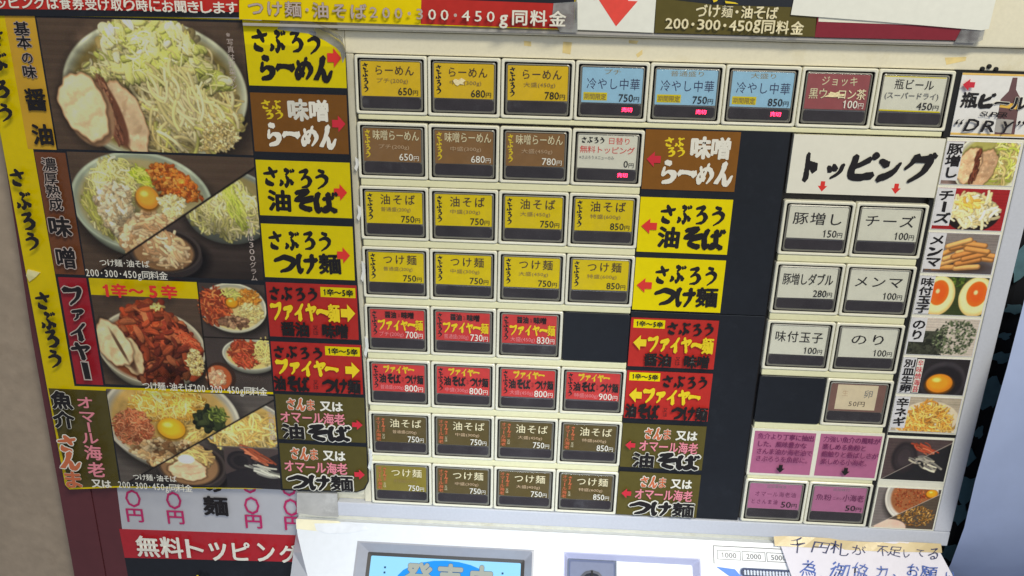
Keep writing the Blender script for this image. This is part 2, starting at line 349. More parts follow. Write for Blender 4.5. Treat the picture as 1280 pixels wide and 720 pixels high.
        n = len(Fc); me.loops.add(3 * n); me.loops.foreach_set('vertex_index', Fc.ravel().astype(np.int32)); me.polygons.add(n)
        me.polygons.foreach_set('loop_start', np.arange(0, 3 * n, 3, dtype=np.int32))
        for m in s.mats: me.materials.append(m)
        me.polygons.foreach_set('material_index', mi.astype(np.int32)); me.update(calc_edges=True); me.validate()
        return obj(name, me, parent)
def pbox(cx, cy, w, h, o=0.0):
    "box in u, v round the photo point (cx, cy) with photo size w x h"
    u, v = at(cx, cy, o); ux = at(cx + w / 2, cy, o)[0] - at(cx - w / 2, cy, o)[0]; vy = at(cx, cy + h / 2, o)[1] - at(cx, cy - h / 2, o)[1]
    return u - ux / 2, v - vy / 2, u + ux / 2, v + vy / 2

# ------------------------------------------------------------------ printed food pictures, painted stroke by stroke into small image textures
class Pic:
    def __init__(s, w, h, bgc):
        s.w = int(w); s.h = int(h); s.a = np.zeros((s.h, s.w, 3)); s.a[:] = bgc
        yy, xx = np.mgrid[0:s.h, 0:s.w]; s.X = xx / s.w; s.Y = yy / s.h; s.A = s.w / s.h
        s.a *= (1 + 0.05 * np.sin(s.Y * 90 + 3 * RNG.random((s.h, 1))) + RNG.normal(0, 0.03, (s.h, s.w)))[..., None]
    def mix(s, m, c): m = np.clip(m, 0, 1)[..., None]; s.a = s.a * (1 - m) + np.asarray(c, float) * m
    def ell(s, cx, cy, rx, ry, c, ang=0.0, soft=0.02, mask=None):
        ca, sa = math.cos(ang), math.sin(ang); x = (s.X - cx) * s.A; y = s.Y - cy; px = (x * ca + y * sa) / (rx * s.A); py = (-x * sa + y * ca) / ry
        r = np.sqrt(px * px + py * py); m = np.clip((1 - r) / soft + 0.5, 0, 1)
        if mask is not None: m = m * mask
        s.mix(m, c); return r
    def bowl(s, cx, cy, rx, ry, c=(196, 204, 198), inner=(120, 112, 96), lip=0.05, dark=(40, 36, 36), deep=.09):
        c = np.array(c, float); s.ell(cx + 0.02, cy + deep, rx * 1.04, ry * 1.04, np.array(dark) * 0.7, soft=0.3)
        for k in range(8): f = k / 7; s.ell(cx, cy + deep * (1 - f), rx * (.90 + .10 * f), ry * (.92 + .08 * f), c * (.42 + .34 * f), soft=0.03)
        s.ell(cx, cy, rx, ry, c * .97, soft=0.02); s.ell(cx, cy, rx * (1 - lip * .45), ry * (1 - lip * .45), c * 1.06, soft=0.03); s.ell(cx, cy + .004, rx * (1 - lip * .8), ry * (1 - lip * .8), c * .80, soft=0.04)
        r = np.sqrt(((s.X - cx) / rx) ** 2 + ((s.Y - cy) / ry) ** 2); m = np.clip((1 - lip * .8 - r) / .02, 0, 1); s.mix(m * np.clip((s.Y - cy) / ry * .8 + .25, 0, 1), c * 1.02)
        s.ell(cx, cy + 0.012, rx * (1 - lip * 2.2), ry * (1 - lip * 2.2), inner, soft=0.10)
    def _stroke(s, P, w, c):
        x0 = max(0, int(P[:, 0].min() - w - 2)); x1 = min(s.w, int(P[:, 0].max() + w + 3)); y0 = max(0, int(P[:, 1].min() - w - 2)); y1 = min(s.h, int(P[:, 1].max() + w + 3))
        if x1 <= x0 or y1 <= y0: return
        yy, xx = np.mgrid[y0:y1, x0:x1]; D = np.full(xx.shape, 1e9); SD = np.zeros(xx.shape)
        for a, b in zip(P[:-1], P[1:]):
            d = b - a; l2 = d @ d + 1e-9; t = np.clip(((xx - a[0]) * d[0] + (yy - a[1]) * d[1]) / l2, 0, 1)
            ex = xx - a[0] - t * d[0]; ey = yy - a[1] - t * d[1]; dd = np.sqrt(ex * ex + ey * ey); k = dd < D; D = np.where(k, dd, D); SD = np.where(k, ex + ey, SD)
        m = np.clip(w - D + 0.5, 0, 1)[..., None]; sh = (1.0 - 0.20 * (D / (w + .3)) ** 2 - 0.12 * SD / (w + 1))[..., None]
        halo = np.clip((w + 1.6 - D) / 2.0, 0, 1)[..., None] * 0.13
        r = s.a[y0:y1, x0:x1]; r *= (1 - halo); s.a[y0:y1, x0:x1] = r * (1 - m) + np.asarray(c) * sh * m
    def inside(s, poly, n):
        p = np.array(poly, float); out = []
        lo = p.min(0); hi = p.max(0)
        while len(out) < n:
            q = lo + RNG.random((n * 2, 2)) * (hi - lo); ins = np.zeros(len(q), bool); j = len(p) - 1
            for i in range(len(p)):
                c = ((p[i, 1] > q[:, 1]) != (p[j, 1] > q[:, 1])) & (q[:, 0] < (p[j, 0] - p[i, 0]) * (q[:, 1] - p[i, 1]) / (p[j, 1] - p[i, 1] + 1e-12) + p[i, 0]); ins ^= c; j = i
            out += list(q[ins])
        return np.array(out[:n])
    def strands(s, poly, n, cols, Ln=0.12, w=2.0, ang=0.0, spread=3.14, curl=0.5, dark=0.6):
        pts = s.inside(poly, n); cols = np.array(cols, float)
        for k in range(n):
            c = cols[RNG.integers(len(cols))] * (dark + (1.04 - dark) * (k / n) ** 0.6) * RNG.uniform(0.9, 1.08)
            a = ang + RNG.uniform(-1, 1) * spread / 2; l = Ln * s.w * RNG.uniform(0.5, 1.2); p = pts[k] * (s.w, s.h); cu = RNG.uniform(-1, 1) * curl * l
            d = np.array([math.cos(a), math.sin(a)]); nn = np.array([-d[1], d[0]]); t = np.linspace(-0.5, 0.5, 6)[:, None]
            P = p + d * l * t + nn * cu * (0.25 - t * t) * 2 + nn * RNG.uniform(-.3, .3) * curl * l * t ** 3 * 4; s._stroke(P, w * RNG.uniform(0.7, 1.25), c)
    def chunks(s, poly, n, cols, r=0.03, dark=0.6, asp=1.6):
        pts = s.inside(poly, n); cols = np.array(cols, float)
        for k in range(n):
            c = cols[RNG.integers(len(cols))] * (dark + (1.05 - dark) * (k / n) ** 0.6) * RNG.uniform(0.88, 1.1)
            a = RNG.uniform(0, 3.14); l = r * s.w * RNG.uniform(0.2, 1.0) * asp; d = np.array([math.cos(a), math.sin(a)]) * l * 0.5; p = pts[k] * (s.w, s.h)
            w_ = r * s.w * RNG.uniform(0.3, 0.6); e = RNG.normal(0, 1, (3, 2)) * w_ * .7; s._stroke(np.array([p - d + e[0], p + e[1], p + d * .4 + e[2]]), w_, c); s._stroke(np.array([p + e[2], p + e[0] + (w_ * .5, -w_ * .4)]), w_ * .5, c * RNG.uniform(.85, 1.2))
    def fbm(s, f=6, octs=4, seed=0):
        r = np.random.default_rng(seed + 5); out = np.zeros((s.h, s.w)); amp = 1.0; tot = 0
        for o in range(octs):
            n = int(f * 2 ** o) + 2; g = r.random((n, int(n * s.A) + 2)); y = s.Y * (n - 1.001); x = s.X * (g.shape[1] - 1.001)
            yi = y.astype(int); xi = x.astype(int); fy = y - yi; fx = x - xi; fy = fy * fy * (3 - 2 * fy); fx = fx * fx * (3 - 2 * fx)
            v = (g[yi, xi] * (1 - fx) + g[yi, xi + 1] * fx) * (1 - fy) + (g[yi + 1, xi] * (1 - fx) + g[yi + 1, xi + 1] * fx) * fy
            out += v * amp; tot += amp; amp *= .6
        return out / tot
    def pork(s, cx, cy, rx, ry, ang=0.2, c=(206, 186, 160), fat=(160, 128, 104), sd=1):
        ca, sa = math.cos(ang), math.sin(ang); x = (s.X - cx) * s.A; y = s.Y - cy; px = (x * ca + y * sa) / (rx * s.A); py = (-x * sa + y * ca) / ry
        th = np.arctan2(py, px); r = np.sqrt(px * px + py * py) / (1 + .05 * np.sin(3 * th + sd) + .035 * np.sin(7 * th + 2 * sd) + .02 * np.sin(15 * th))
        n1 = s.fbm(5, 5, sd); n2 = s.fbm(16, 3, sd + 9)
        s.mix(np.clip((1.12 - r) / .2, 0, 1) * .7, (30, 22, 16)); s.mix(np.clip((1 - r) / .04, 0, 1), np.array(fat) * 1.0)
        base = np.array(c, float) * (.70 + .42 * n1 + .16 * n2)[..., None]; m = np.clip((.965 - r) / .07, 0, 1)[..., None]; s.a = s.a * (1 - m) + base * m
        grain = np.clip(np.sin((py * 9 + n1 * 9 + px * 3)) * 1.5 - .6, 0, 1) * np.clip((.9 - r) / .2, 0, 1); s.mix(grain * .28, np.array(c) * (.62, .52, .46))
        s.mix(np.clip((n1 - .56) * 5, 0, 1) * np.clip((.9 - r) / .2, 0, 1) * .30, np.array(c) * (.74, .58, .50)); s.mix(np.clip((n2 - .62) * 6, 0, 1) * np.clip((.9 - r) / .2, 0, 1) * .35, (240, 230, 214))
    def yolk(s, cx, cy, rx, ry, c=(226, 150, 34)):
        s.ell(cx, cy + ry * .12, rx * 1.1, ry * 1.08, np.array(c) * 0.45, 0, .25); s.ell(cx, cy, rx, ry, np.array(c) * .82, 0, .06); s.ell(cx - rx * .06, cy - ry * .1, rx * .82, ry * .8, c, 0, .5)
        s.ell(cx - rx * .25, cy - ry * .35, rx * .3, ry * .22, (250, 214, 120), 0, 1.0)
    def half(s, other, x0, y0, x1, y1, line=(30, 28, 28), lw=0.006):
        "other picture below/right of the line (x0, y0)-(x1, y1)"
        d = ((s.X - x0) * (y1 - y0) - (s.Y - y0) * (x1 - x0)) / math.hypot(x1 - x0, y1 - y0); m = (d < 0)
        s.a[m] = other.a[m]; s.mix(np.clip(1.5 - np.abs(d) / lw, 0, 1), line)
    def post(s):
        b = s.a * (.94 + .16 * s.fbm(5, 3, 3))[..., None] * (1.02, .975, .86)
        for _ in range(2 if s.w > 200 else 1):
            a = b.copy(); b[1:-1, 1:-1] = (a[1:-1, 1:-1] * 4 + a[:-2, 1:-1] + a[2:, 1:-1] + a[1:-1, :-2] + a[1:-1, 2:]) / 8
        return b + RNG.normal(0, 2.0, b.shape)
    def relief(s, poly_e, amt=.5, f=5, sd=0, top=.25):
        "light from above on a heap: lumps of light and shade inside the ellipse (cx, cy, rx, ry)"
        cx, cy, rx, ry = poly_e; r = np.sqrt(((s.X - cx) / rx) ** 2 + ((s.Y - cy) / ry) ** 2); m = np.clip((1.05 - r) / .25, 0, 1)
        n = s.fbm(f, 4, sd); sh = 1 + amt * (n - .5) * 2 - top * (s.Y - cy) / ry - .25 * np.clip(r - .55, 0, 1); s.a *= (1 + m * (sh - 1))[..., None]
    def leaf(s, x, y, L, a, c, wd=.45):
        "a shred of leaf: tapered, pale edge, darker below"
        c = np.array(c, float); n = 7; d = np.array([math.cos(a), math.sin(a)]); nn = np.array([-d[1], d[0]]); cu = RNG.uniform(-.5, .5); L = L * s.w; p = np.array([x * s.w, y * s.h])
        for k in range(n):
            t = k / (n - 1) - .5; w = L * wd * .5 * (1 - (2 * t) ** 2) ** .5 + 1; q = p + d * L * t + nn * cu * L * (.25 - t * t)
            if k == 0: P = []
            P.append((q, w))
        for (q0, w0), (q1, w1) in zip(P[:-1], P[1:]): s._stroke(np.array([q0 + (1, 2), q1 + (1, 2)]), (w0 + w1) / 2, c * .72)
        for (q0, w0), (q1, w1) in zip(P[:-1], P[1:]): s._stroke(np.array([q0, q1]), (w0 + w1) / 2, c)
        for o_ in (-.3, .35): s._stroke(np.array([q + nn * w * o_ for q, w in P]), 1.1, c * RNG.uniform(.9, 1.1))
    def image(s, name, gain=1.0):
        b = np.clip(s.post() / 255, 0, 1)
        l = np.where(b <= 0.04045, b / 12.92, ((b + 0.055) / 1.055) ** 2.4) / (K * gain); l = np.clip(l, 0, 0.9)
        e = np.where(l <= 0.0031308, l * 12.92, 1.055 * l ** (1 / 2.4) - 0.055)
        im = bpy.data.images.new(name, s.w, s.h); px = np.ones((s.h, s.w, 4), np.float32); px[..., :3] = e[::-1]; im.pixels.foreach_set(px.ravel()); im.update()
        m = bpy.data.materials.new(name); m.use_nodes = True; nt = m.node_tree; t = nt.nodes.new('ShaderNodeTexImage'); t.image = im; t.extension = 'EXTEND'
        p = nt.nodes['Principled BSDF']; nt.links.new(t.outputs[0], p.inputs['Base Color']); p.inputs['Roughness'].default_value = 0.35; p.inputs['Coat Weight'].default_value = 0.1; p.inputs['Specular IOR Level'].default_value = 0.25; p.inputs['Coat Roughness'].default_value = 0.12
        return m
RC = lambda x0, y0, x1, y1: [(x0, y0), (x1, y0), (x1, y1), (x0, y1)]
def EP(cx, cy, rx, ry, n=14): return [(cx + rx * math.cos(k * 6.2832 / n), cy + ry * math.sin(k * 6.2832 / n)) for k in range(n)]
BGP = (74, 62, 56)
CAB = [(214, 220, 142), (196, 212, 104), (226, 224, 172), (176, 196, 84), (206, 196, 128)]
SPR = [(196, 184, 132), (210, 200, 156), (180, 164, 110), (188, 196, 110)]
REDS = [(156, 70, 44), (172, 84, 54), (136, 56, 40), (184, 106, 72), (118, 52, 38)]
CABL = [(216, 216, 160), (226, 224, 182), (204, 208, 136), (232, 230, 200), (190, 200, 112), (214, 208, 150)]
def pic_ramen():
    p = Pic(420, 270, BGP); p.bowl(.53, .53, .455, .54, inner=(120, 108, 66), lip=.04, c=(176, 184, 174))
    S1 = [(190, 176, 128), (208, 194, 150), (172, 156, 108), (186, 180, 116), (216, 206, 168)]
    out = [(.17, .46), (.22, .32), (.30, .22), (.36, .06), (.42, .0), (.64, .0), (.74, .12), (.86, .34), (.93, .56), (.945, .8), (.84, .97), (.42, 1.0), (.26, .8)]
    p.chunks(out, 300, S1, .04, .4); p.strands(out, 620, S1, .09, 2.5, .8, 2.4, .6, .45)
    p.strands([(.48, .4), (.75, .3), (.92, .56), (.88, .9), (.55, .98), (.46, .6)], 170, [(206, 196, 150), (192, 178, 126), (184, 186, 112), (216, 210, 176)], .14, 3.0, 1.0, 1.8, .5, .62)
    p.relief((.62, .6, .36, .45), .35, 6, 1, .2)
    top = [(.17, .48), (.20, .34), (.29, .24), (.35, .07), (.40, .01), (.64, .01), (.72, .13), (.84, .32), (.90, .46), (.78, .52), (.62, .44), (.46, .42), (.3, .46)]
    q = p.inside(top, 300)
    for k in range(300):
        gr = q[k][0] > .44 and q[k][1] < .5; c = np.array(CABL[RNG.integers(6)] if not gr or RNG.random() < .6 else [(190, 202, 110), (204, 212, 130)][RNG.integers(2)]) * (.62 + .44 * (k / 300) ** .7)
        p.leaf(q[k][0], q[k][1], RNG.uniform(.03, .095), RNG.normal(.7, .9), c, RNG.uniform(.2, .7))
    p.strands(top, 130, CABL, .06, 1.5, .7, 2.4, .5, .7); p.relief((.5, .26, .42, .36), .34, 7, 5, .22); p.a[:] = p.a * (1 + .12 * np.clip(1.1 - np.sqrt(((p.X - .5) / .3) ** 2 + ((p.Y - .2) / .3) ** 2), 0, 1)[..., None])
    p.strands([(.50, .36), (.62, .34), (.80, .56), (.70, .76), (.56, .7)], 60, [(222, 214, 178), (206, 200, 150)], .15, 3.2, 1.1, 1.2, .4, .75)
    p.chunks([(.76, .78), (.88, .74), (.94, .86), (.86, .97), (.72, .98)], 320, [(206, 192, 146), (188, 170, 116), (214, 204, 166)], .009, .6, 1.2)
    p.pork(.375, .73, .085, .31, -.34, (196, 176, 154), sd=2); p.ell(.30, .70, .050, .285, (96, 62, 50), -.30, .18); p.strands([(.235, .44), (.285, .42), (.345, .92), (.31, .95)], 130, [(124, 82, 66), (100, 64, 52), (150, 108, 88)], .035, 2.2, 1.25, .5, .3, .7)
    p.ell(.185, .69, .122, .282, (140, 112, 92), -.24, .08); p.pork(.165, .66, .118, .275, -.24, (214, 202, 176), sd=4)
    return p.image('ramen_picture', .9)
def pot(q, cx, cy, rx, ry):
    q.ell(cx + .03, cy + .07, rx * 1.05, ry * 1.1, (16, 14, 16), 0, .3); q.ell(cx + .004, cy + .05, rx, ry, (44, 40, 44), 0, .04); q.ell(cx, cy, rx, ry, (62, 56, 58), 0, .04); q.ell(cx, cy + .006, rx * .92, ry * .92, (34, 28, 28), 0, .06); q.ell(cx - rx * .05, cy + .015, rx * .84, ry * .84, (128, 100, 76), 0, .12)
PK = [(214, 190, 160), (196, 168, 136), (224, 206, 182), (172, 140, 110)]
def pic_miso():
    p = Pic(400, 268, BGP); p.bowl(.365, .385, .385, .405, c=(160, 174, 168), inner=(150, 144, 112), lip=.05)
    G = [(214, 210, 164), (224, 220, 186), (198, 196, 130), (206, 208, 140)]
    for L in ([(.05, .42), (.10, .24), (.2, .07), (.31, .06), (.34, .2), (.30, .5), (.24, .66), (.10, .58)],): p.chunks(L, 120, G, .03, .5); p.strands(L, 520, G, .075, 2.0, 1.1, 2.4, .6, .55)
    p.strands([(.05, .42), (.09, .32), (.14, .5), (.2, .68), (.12, .6)], 60, [(176, 180, 100), (198, 196, 130)], .09, 2.4, 1.2, .8, .5, .7)
    p.chunks([(.11, .36), (.2, .24), (.30, .26), (.31, .5), (.24, .7), (.15, .58)], 420, [(226, 218, 196), (210, 194, 168), (234, 228, 212), (190, 172, 144)], .018, .62)
    p.strands([(.33, .16), (.38, .1), (.45, .2), (.40, .27)], 90, [(176, 196, 70), (200, 212, 110)], .05, 2, .4, 1.6); p.relief((.2, .36, .18, .36), .3, 6, 4, .2)
    p.chunks([(.41, .14), (.46, .07), (.55, .08), (.66, .21), (.71, .34), (.6, .37), (.48, .31)], 460, [(214, 134, 58), (226, 152, 76), (188, 106, 42), (160, 78, 34)], .014, .6, 1.3); p.relief((.57, .23, .16, .18), .3, 8, 2, .2)
    p.chunks([(.22, .7), (.26, .6), (.36, .48), (.52, .50), (.50, .58), (.34, .72), (.26, .79)], 300, PK, .03, .55); p.strands([(.3, .62), (.38, .5), (.5, .52), (.4, .66)], 60, PK, .06, 3.4, .3, 1.4, .3, .7)
    p.yolk(.40, .345, .062, .092, (220, 150, 56)); p.chunks([(.46, .36), (.52, .31), (.60, .36), (.58, .46), (.5, .5)], 240, [(232, 224, 184), (220, 206, 150), (238, 234, 206)], .013, .7)
    q = Pic(400, 268, (62, 54, 54)); q.mix(np.clip((q.Y - .7) * 3, 0, 1) * .6, (22, 20, 22)); pot(q, .46, .775, .20, .19); q.strands(EP(.46, .77, .11, .13), 150, PK[:3] + [(160, 130, 104)], .09, 3.4, .5, 1.8, .6, .62); q.relief((.46, .78, .14, .16), .3, 5, 8, .2)
    q.bowl(.83, .36, .255, .265, c=(140, 150, 152), inner=(130, 122, 86), deep=.10); P_ = [(.60, .44), (.70, .32), (.80, .17), (.85, .14), (.95, .3), (1, .45), (.98, .56), (.82, .64), (.68, .58)]
    q.chunks(P_, 110, G, .03, .5); q.strands(P_, 520, G, .08, 2.1, 1.0, 2.2, .6, .52); q.strands([(.8, .2), (.86, .16), (.93, .5), (.88, .55)], 70, [(180, 196, 90), (200, 208, 120)], .1, 2.4, 1.2, .8, .4, .8); q.relief((.82, .42, .2, .25), .3, 6, 3, .25)
    p.half(q, .26, .80, 1.0, .07, (26, 22, 22)); return p.image('miso_picture', .9)
def pic_fire():
    p = Pic(400, 270, BGP); p.bowl(.305, .62, .315, .36, inner=(120, 66, 40), lip=.045, c=(182, 182, 172))
    mo = [(.12, .50), (.16, .36), (.20, .27), (.27, .215), (.38, .235), (.43, .34), (.50, .44), (.58, .55), (.585, .68), (.52, .88), (.38, .97), (.24, .93), (.18, .75)]
    p.chunks(mo, 300, REDS, .045, .45); p.chunks([(.14, .46), (.18, .3), (.26, .22), (.36, .25), (.36, .42), (.22, .5)], 170, [(178, 82, 48), (160, 66, 38), (196, 104, 66)], .03, .6)
    q = p.inside(mo, 170)
    for k in range(170): p.leaf(q[k][0], q[k][1], RNG.uniform(.03, .10), RNG.uniform(0, 3.1), np.array(REDS[RNG.integers(5)]) * (.55 + .5 * (k / 170)), RNG.uniform(.18, .6))
    p.strands([(.45, .42), (.58, .54), (.58, .66), (.48, .55)], 90, [(178, 74, 48), (198, 100, 68)], .04, 1.6, .6, 2); p.chunks(EP(.37, .24, .03, .03), 20, [(214, 200, 130)], .014); p.relief((.35, .6, .24, .4), .4, 6, 2, .28)
    p.chunks(EP(.55, .75, .05, .13), 260, [(220, 204, 150), (200, 178, 116), (230, 216, 172)], .009, .65, 1.2)
    p.pork(.17, .70, .075, .20, -.35, (196, 180, 152), sd=3); p.ell(.155, .70, .022, .19, (84, 60, 48), -.38, .5); p.pork(.088, .60, .095, .235, -.35, (208, 198, 172), sd=6); p.ell(.118, .62, .010, .16, (90, 70, 56), -.38, .6)
    for (x0, y0, x1, y1) in ((.615, .0, 1.01, .5), (.615, .5, 1.01, 1.01)):
        m = (p.X > x0) & (p.Y >= y0) & (p.Y < y1); p.a[m] = np.array((62, 56, 58)) * (1 + RNG.normal(0, .04, (m.sum(), 1)))
    p.bowl(.805, .215, .188, .225, lip=.06, inner=(190, 178, 130), c=(188, 192, 186), deep=.03); p.strands(EP(.70, .21, .085, .16), 330, REDS + [(206, 96, 56), (214, 130, 80)], .05, 1.8, .9, 2.6, .6, .62)
    p.chunks(EP(.89, .13, .075, .075), 190, [(214, 150, 64), (196, 126, 46), (226, 170, 90)], .012, .65); p.chunks(EP(.90, .26, .07, .085), 200, [(232, 220, 166), (214, 198, 136)], .011, .72); p.chunks(EP(.80, .35, .08, .05), 130, [(136, 104, 86), (176, 144, 120), (90, 66, 54)], .015, .6); p.yolk(.80, .17, .034, .045); p.strands(EP(.80, .09, .05, .03), 30, [(200, 206, 120)], .04, 1.6)
    p.bowl(.88, .645, .165, .15, lip=.06, inner=(190, 176, 120), c=(184, 190, 188), deep=.05); p.strands(EP(.85, .64, .085, .12), 260, REDS + [(206, 90, 60), (190, 80, 60)], .05, 1.8, .9, 2.6, .6, .62); p.strands(EP(.96, .62, .05, .11), 110, [(226, 208, 144), (214, 204, 130)], .05, 1.6, 1)
    p.ell(.69, .88, .09, .145, (52, 38, 34), 0, .05); p.ell(.68, .885, .075, .12, (160, 84, 52), 0, .1); p.chunks(EP(.67, .89, .045, .07), 110, [(214, 180, 156), (196, 150, 124)], .016, .8)
    p.mix(((abs(p.X - .615) < .003)).astype(float), (24, 22, 22)); p.mix(((abs(p.Y - .50) < .005) & (p.X > .615)).astype(float), (24, 22, 22)); return p.image('spicy_picture', .9)
def pic_fish():
    p = Pic(400, 260, (80, 76, 78)); p.bowl(.365, .30, .415, .50, inner=(170, 144, 90), lip=.05, c=(178, 178, 176))
    e = [(.12, .16), (.22, .02), (.34, -.03), (.52, -.03), (.58, .12), (.54, .24), (.42, .28), (.28, .3), (.2, .26)]
    p.chunks(e, 100, [(206, 166, 76), (190, 146, 60)], .03, .5); p.strands(e, 640, [(216, 176, 84), (224, 190, 112), (188, 142, 58), (232, 206, 140)], .07, 1.7, .6, 2.6, .7, .6)
    p.strands(EP(.13, .40, .12, .20), 520, [(186, 108, 76), (206, 132, 98), (150, 78, 52), (214, 150, 116)], .035, 1.5, .5, 3, .7, .6); p.strands([(.42, .34), (.56, .3), (.66, .38), (.5, .52), (.4, .5)], 110, [(222, 194, 126), (206, 176, 104)], .1, 2.3, 2.4, .9, .5, .65)
    p.chunks([(.10, .62), (.24, .52), (.42, .50), (.46, .56), (.30, .74), (.22, .78)], 300, [(186, 156, 118), (206, 180, 144), (130, 96, 66), (216, 196, 166)], .024, .5)
    p.chunks(EP(.595, .27, .075, .085), 90, [(44, 54, 34), (60, 70, 44), (30, 36, 26)], .035, .6); p.strands(EP(.65, .22, .05, .07), 60, [(110, 130, 60), (140, 156, 80), (70, 86, 44)], .04, 1.8, .8, 2)
    p.relief((.34, .3, .36, .42), .3, 6, 3, .15); p.yolk(.36, .385, .084, .11, (222, 164, 40))
    q = Pic(400, 260, (70, 66, 68)); q.mix(np.clip((q.Y - .6) * 3, 0, 1) * .5, (24, 22, 26)); q.bowl(.80, .32, .25, .27, c=(176, 178, 180), inner=(170, 146, 90), deep=.08); n_ = [(.60, .44), (.68, .3), (.78, .2), (.86, .2), (.96, .34), (.98, .46), (.86, .55), (.7, .54)]
    q.chunks(n_, 60, [(196, 166, 100)], .04, .5); q.strands(n_, 230, [(224, 198, 130), (208, 176, 104), (234, 214, 156)], .13, 2.7, .5, 2.8, .9, .55); q.relief((.8, .38, .2, .2), .3, 6, 3, .2)
    pot(q, .45, .77, .215, .25); q.chunks(EP(.45, .68, .14, .12), 130, [(190, 160, 116), (150, 120, 84), (214, 194, 150)], .028, .55); q.strands(EP(.5, .66, .10, .08), 30, [(206, 180, 120)], .1, 3, .4, 1); q.pork(.43, .83, .12, .12, 0, (206, 180, 160), sd=5); q.ell(.425, .71, .052, .05, (228, 218, 216), 0, .2)
    m = (q.X > .66) & (q.Y > .55); q.a[m] = np.array((36, 34, 40)); m = (q.X > .66) & (q.Y > .55) & (q.Y < 1.35 - q.X * .75); q.a[m] = np.array((66, 58, 62))
    for k in range(3): q.ell(.76, .70, .085 - k * .02, .11 - k * .026, (34 + 10 * (k % 2), 32 + 8 * (k % 2), 38 + 8 * (k % 2)), 0, .1)
    q.strands([(.78, .58), (.84, .57), (.93, .68), (.88, .72)], 24, [(150, 76, 56), (186, 112, 88)], .12, 2.4, .6, .3, .2, .7); q.strands([(.82, .76), (.9, .74), (1, .82), (.92, .88)], 22, [(160, 164, 168), (196, 200, 200), (110, 112, 118)], .1, 2.6, .35, .4, .2, .6)
    q.mix(((abs(q.Y - .55) < .005) & (q.X > .62)).astype(float), (90, 86, 88)); p.half(q, .24, .80, 1.0, .03, (26, 24, 24)); return p.image('seafood_picture', .85)
def pic_pork(): 
    p = Pic(150, 90, (120, 104, 108)); p.bowl(.62, .5, .5, .75, inner=(150, 150, 90), lip=.06, c=(200, 206, 204)); p.strands(EP(.82, .42, .2, .5), 170, CAB + SPR, .14, 2.2, .9, 2.4, .6, .6)
    p.pork(.56, .62, .15, .5, .25, (180, 150, 128), sd=3); p.pork(.34, .55, .17, .44, .2, (206, 178, 152), sd=5); p.strands([(.43, .25), (.48, .25), (.46, .9), (.41, .9)], 50, [(116, 66, 50), (90, 50, 40)], .1, 1.8, 1.7, .4); return p.image('pork_picture', 1)
def pic_cheese():
    p = Pic(150, 96, (136, 34, 40)); p.ell(.55, .62, .38, .42, (30, 24, 26), 0, .05)
    p.strands(EP(.54, .5, .33, .4), 190, [(236, 228, 196), (222, 210, 164), (240, 238, 220)], .15, 3.2, .8, 3, .3, .62); p.strands(EP(.46, .34, .15, .14), 24, [(216, 176, 84), (232, 206, 130)], .12, 3, .5, 2, .3, .9); return p.image('cheese_picture', 1)
def pic_menma():
    p = Pic(150, 94, (112, 108, 116)); p.ell(.5, .9, .6, .3, (74, 70, 80), 0, .3); p.ell(.5, .84, .4, .14, (60, 50, 50), 0, .5)
    for k, (x, y, a) in enumerate([(.3, .86, -.06), (.62, .84, -.1), (.2, .78, -.35), (.8, .6, .1), (.35, .7, -.4), (.62, .7, -.25), (.82, .5, .15), (.42, .55, -.4), (.7, .56, -.3), (.35, .42, -.5), (.6, .42, -.25), (.5, .3, -.3), (.66, .26, .1), (.44, .24, -.35), (.55, .5, -.35), (.72, .4, .12)]):
        d = np.array([math.cos(a), math.sin(a)]) * 24; c = np.array([(206, 146, 88), (222, 168, 112), (190, 130, 76)][k % 3]); q = np.array([x * 150, y * 94]); p._stroke(np.array([q - d, q + d]), 6.4, c * .75); p._stroke(np.array([q - d * .96, q + d * .98]) - (0, 1.4), 4.6, c)
    return p.image('bamboo_picture', .95)
def pic_egg():
    p = Pic(150, 94, (48, 58, 34)); p.chunks(RC(.4, 0, .62, .3), 30, [(96, 124, 50), (60, 84, 36)], .04)
    for cx, r in ((.30, .24), (.86, .25)):
        p.ell(cx, .5, r * 1.02, .52, (196, 170, 120), 0, .05); p.ell(cx - .01, .47, r * .93, .47, (230, 212, 168), 0, .2); p.ell(cx, .42, r * .6, .33, (206, 96, 30), 0, .1); p.ell(cx, .4, r * .45, .24, (222, 84, 30), 0, .5); p.ell(cx - .02, .38, r * .12, .06, (250, 190, 150), 0, .6)
    return p.image('egg_picture', .95)
def pic_nori():
    p = Pic(150, 94, (170, 166, 172)); p.mix(((p.Y > .35) & (p.X < .5)).astype(float), (58, 62, 56)); p.chunks([(0, .4), (.5, .3), (.5, 1), (0, 1)], 90, [(62, 66, 60), (46, 50, 46)], .04)
    p.chunks([(.5, .08), (.8, .02), (1, .3), (.9, .9), (.55, .98), (.33, .62)], 330, [(76, 92, 70), (112, 126, 104), (50, 64, 48), (140, 150, 134)], .02, .7); return p.image('seaweed_picture', .95)
def pic_raw():
    p = Pic(150, 90, (38, 36, 42)); p.ell(.65, .62, .34, .55, (52, 50, 60), 0, .1); p.ell(.65, .66, .3, .46, (32, 30, 36), 0, .2); p.yolk(.6, .68, .2, .26, (222, 138, 36)); return p.image('raw_egg_picture', .95)
def pic_negi():
    p = Pic(150, 90, (150, 144, 140)); p.ell(.55, .75, .5, .65, (190, 184, 176), 0, .04)
    p.strands([(.1, .95), (.25, .4), (.5, .15), (.75, .25), (.95, .8), (.9, 1.0)], 300, [(222, 170, 84), (236, 196, 116), (202, 140, 60)], .16, 1.7, .4, 2.8, .7, .6); return p.image('leek_picture', .95)
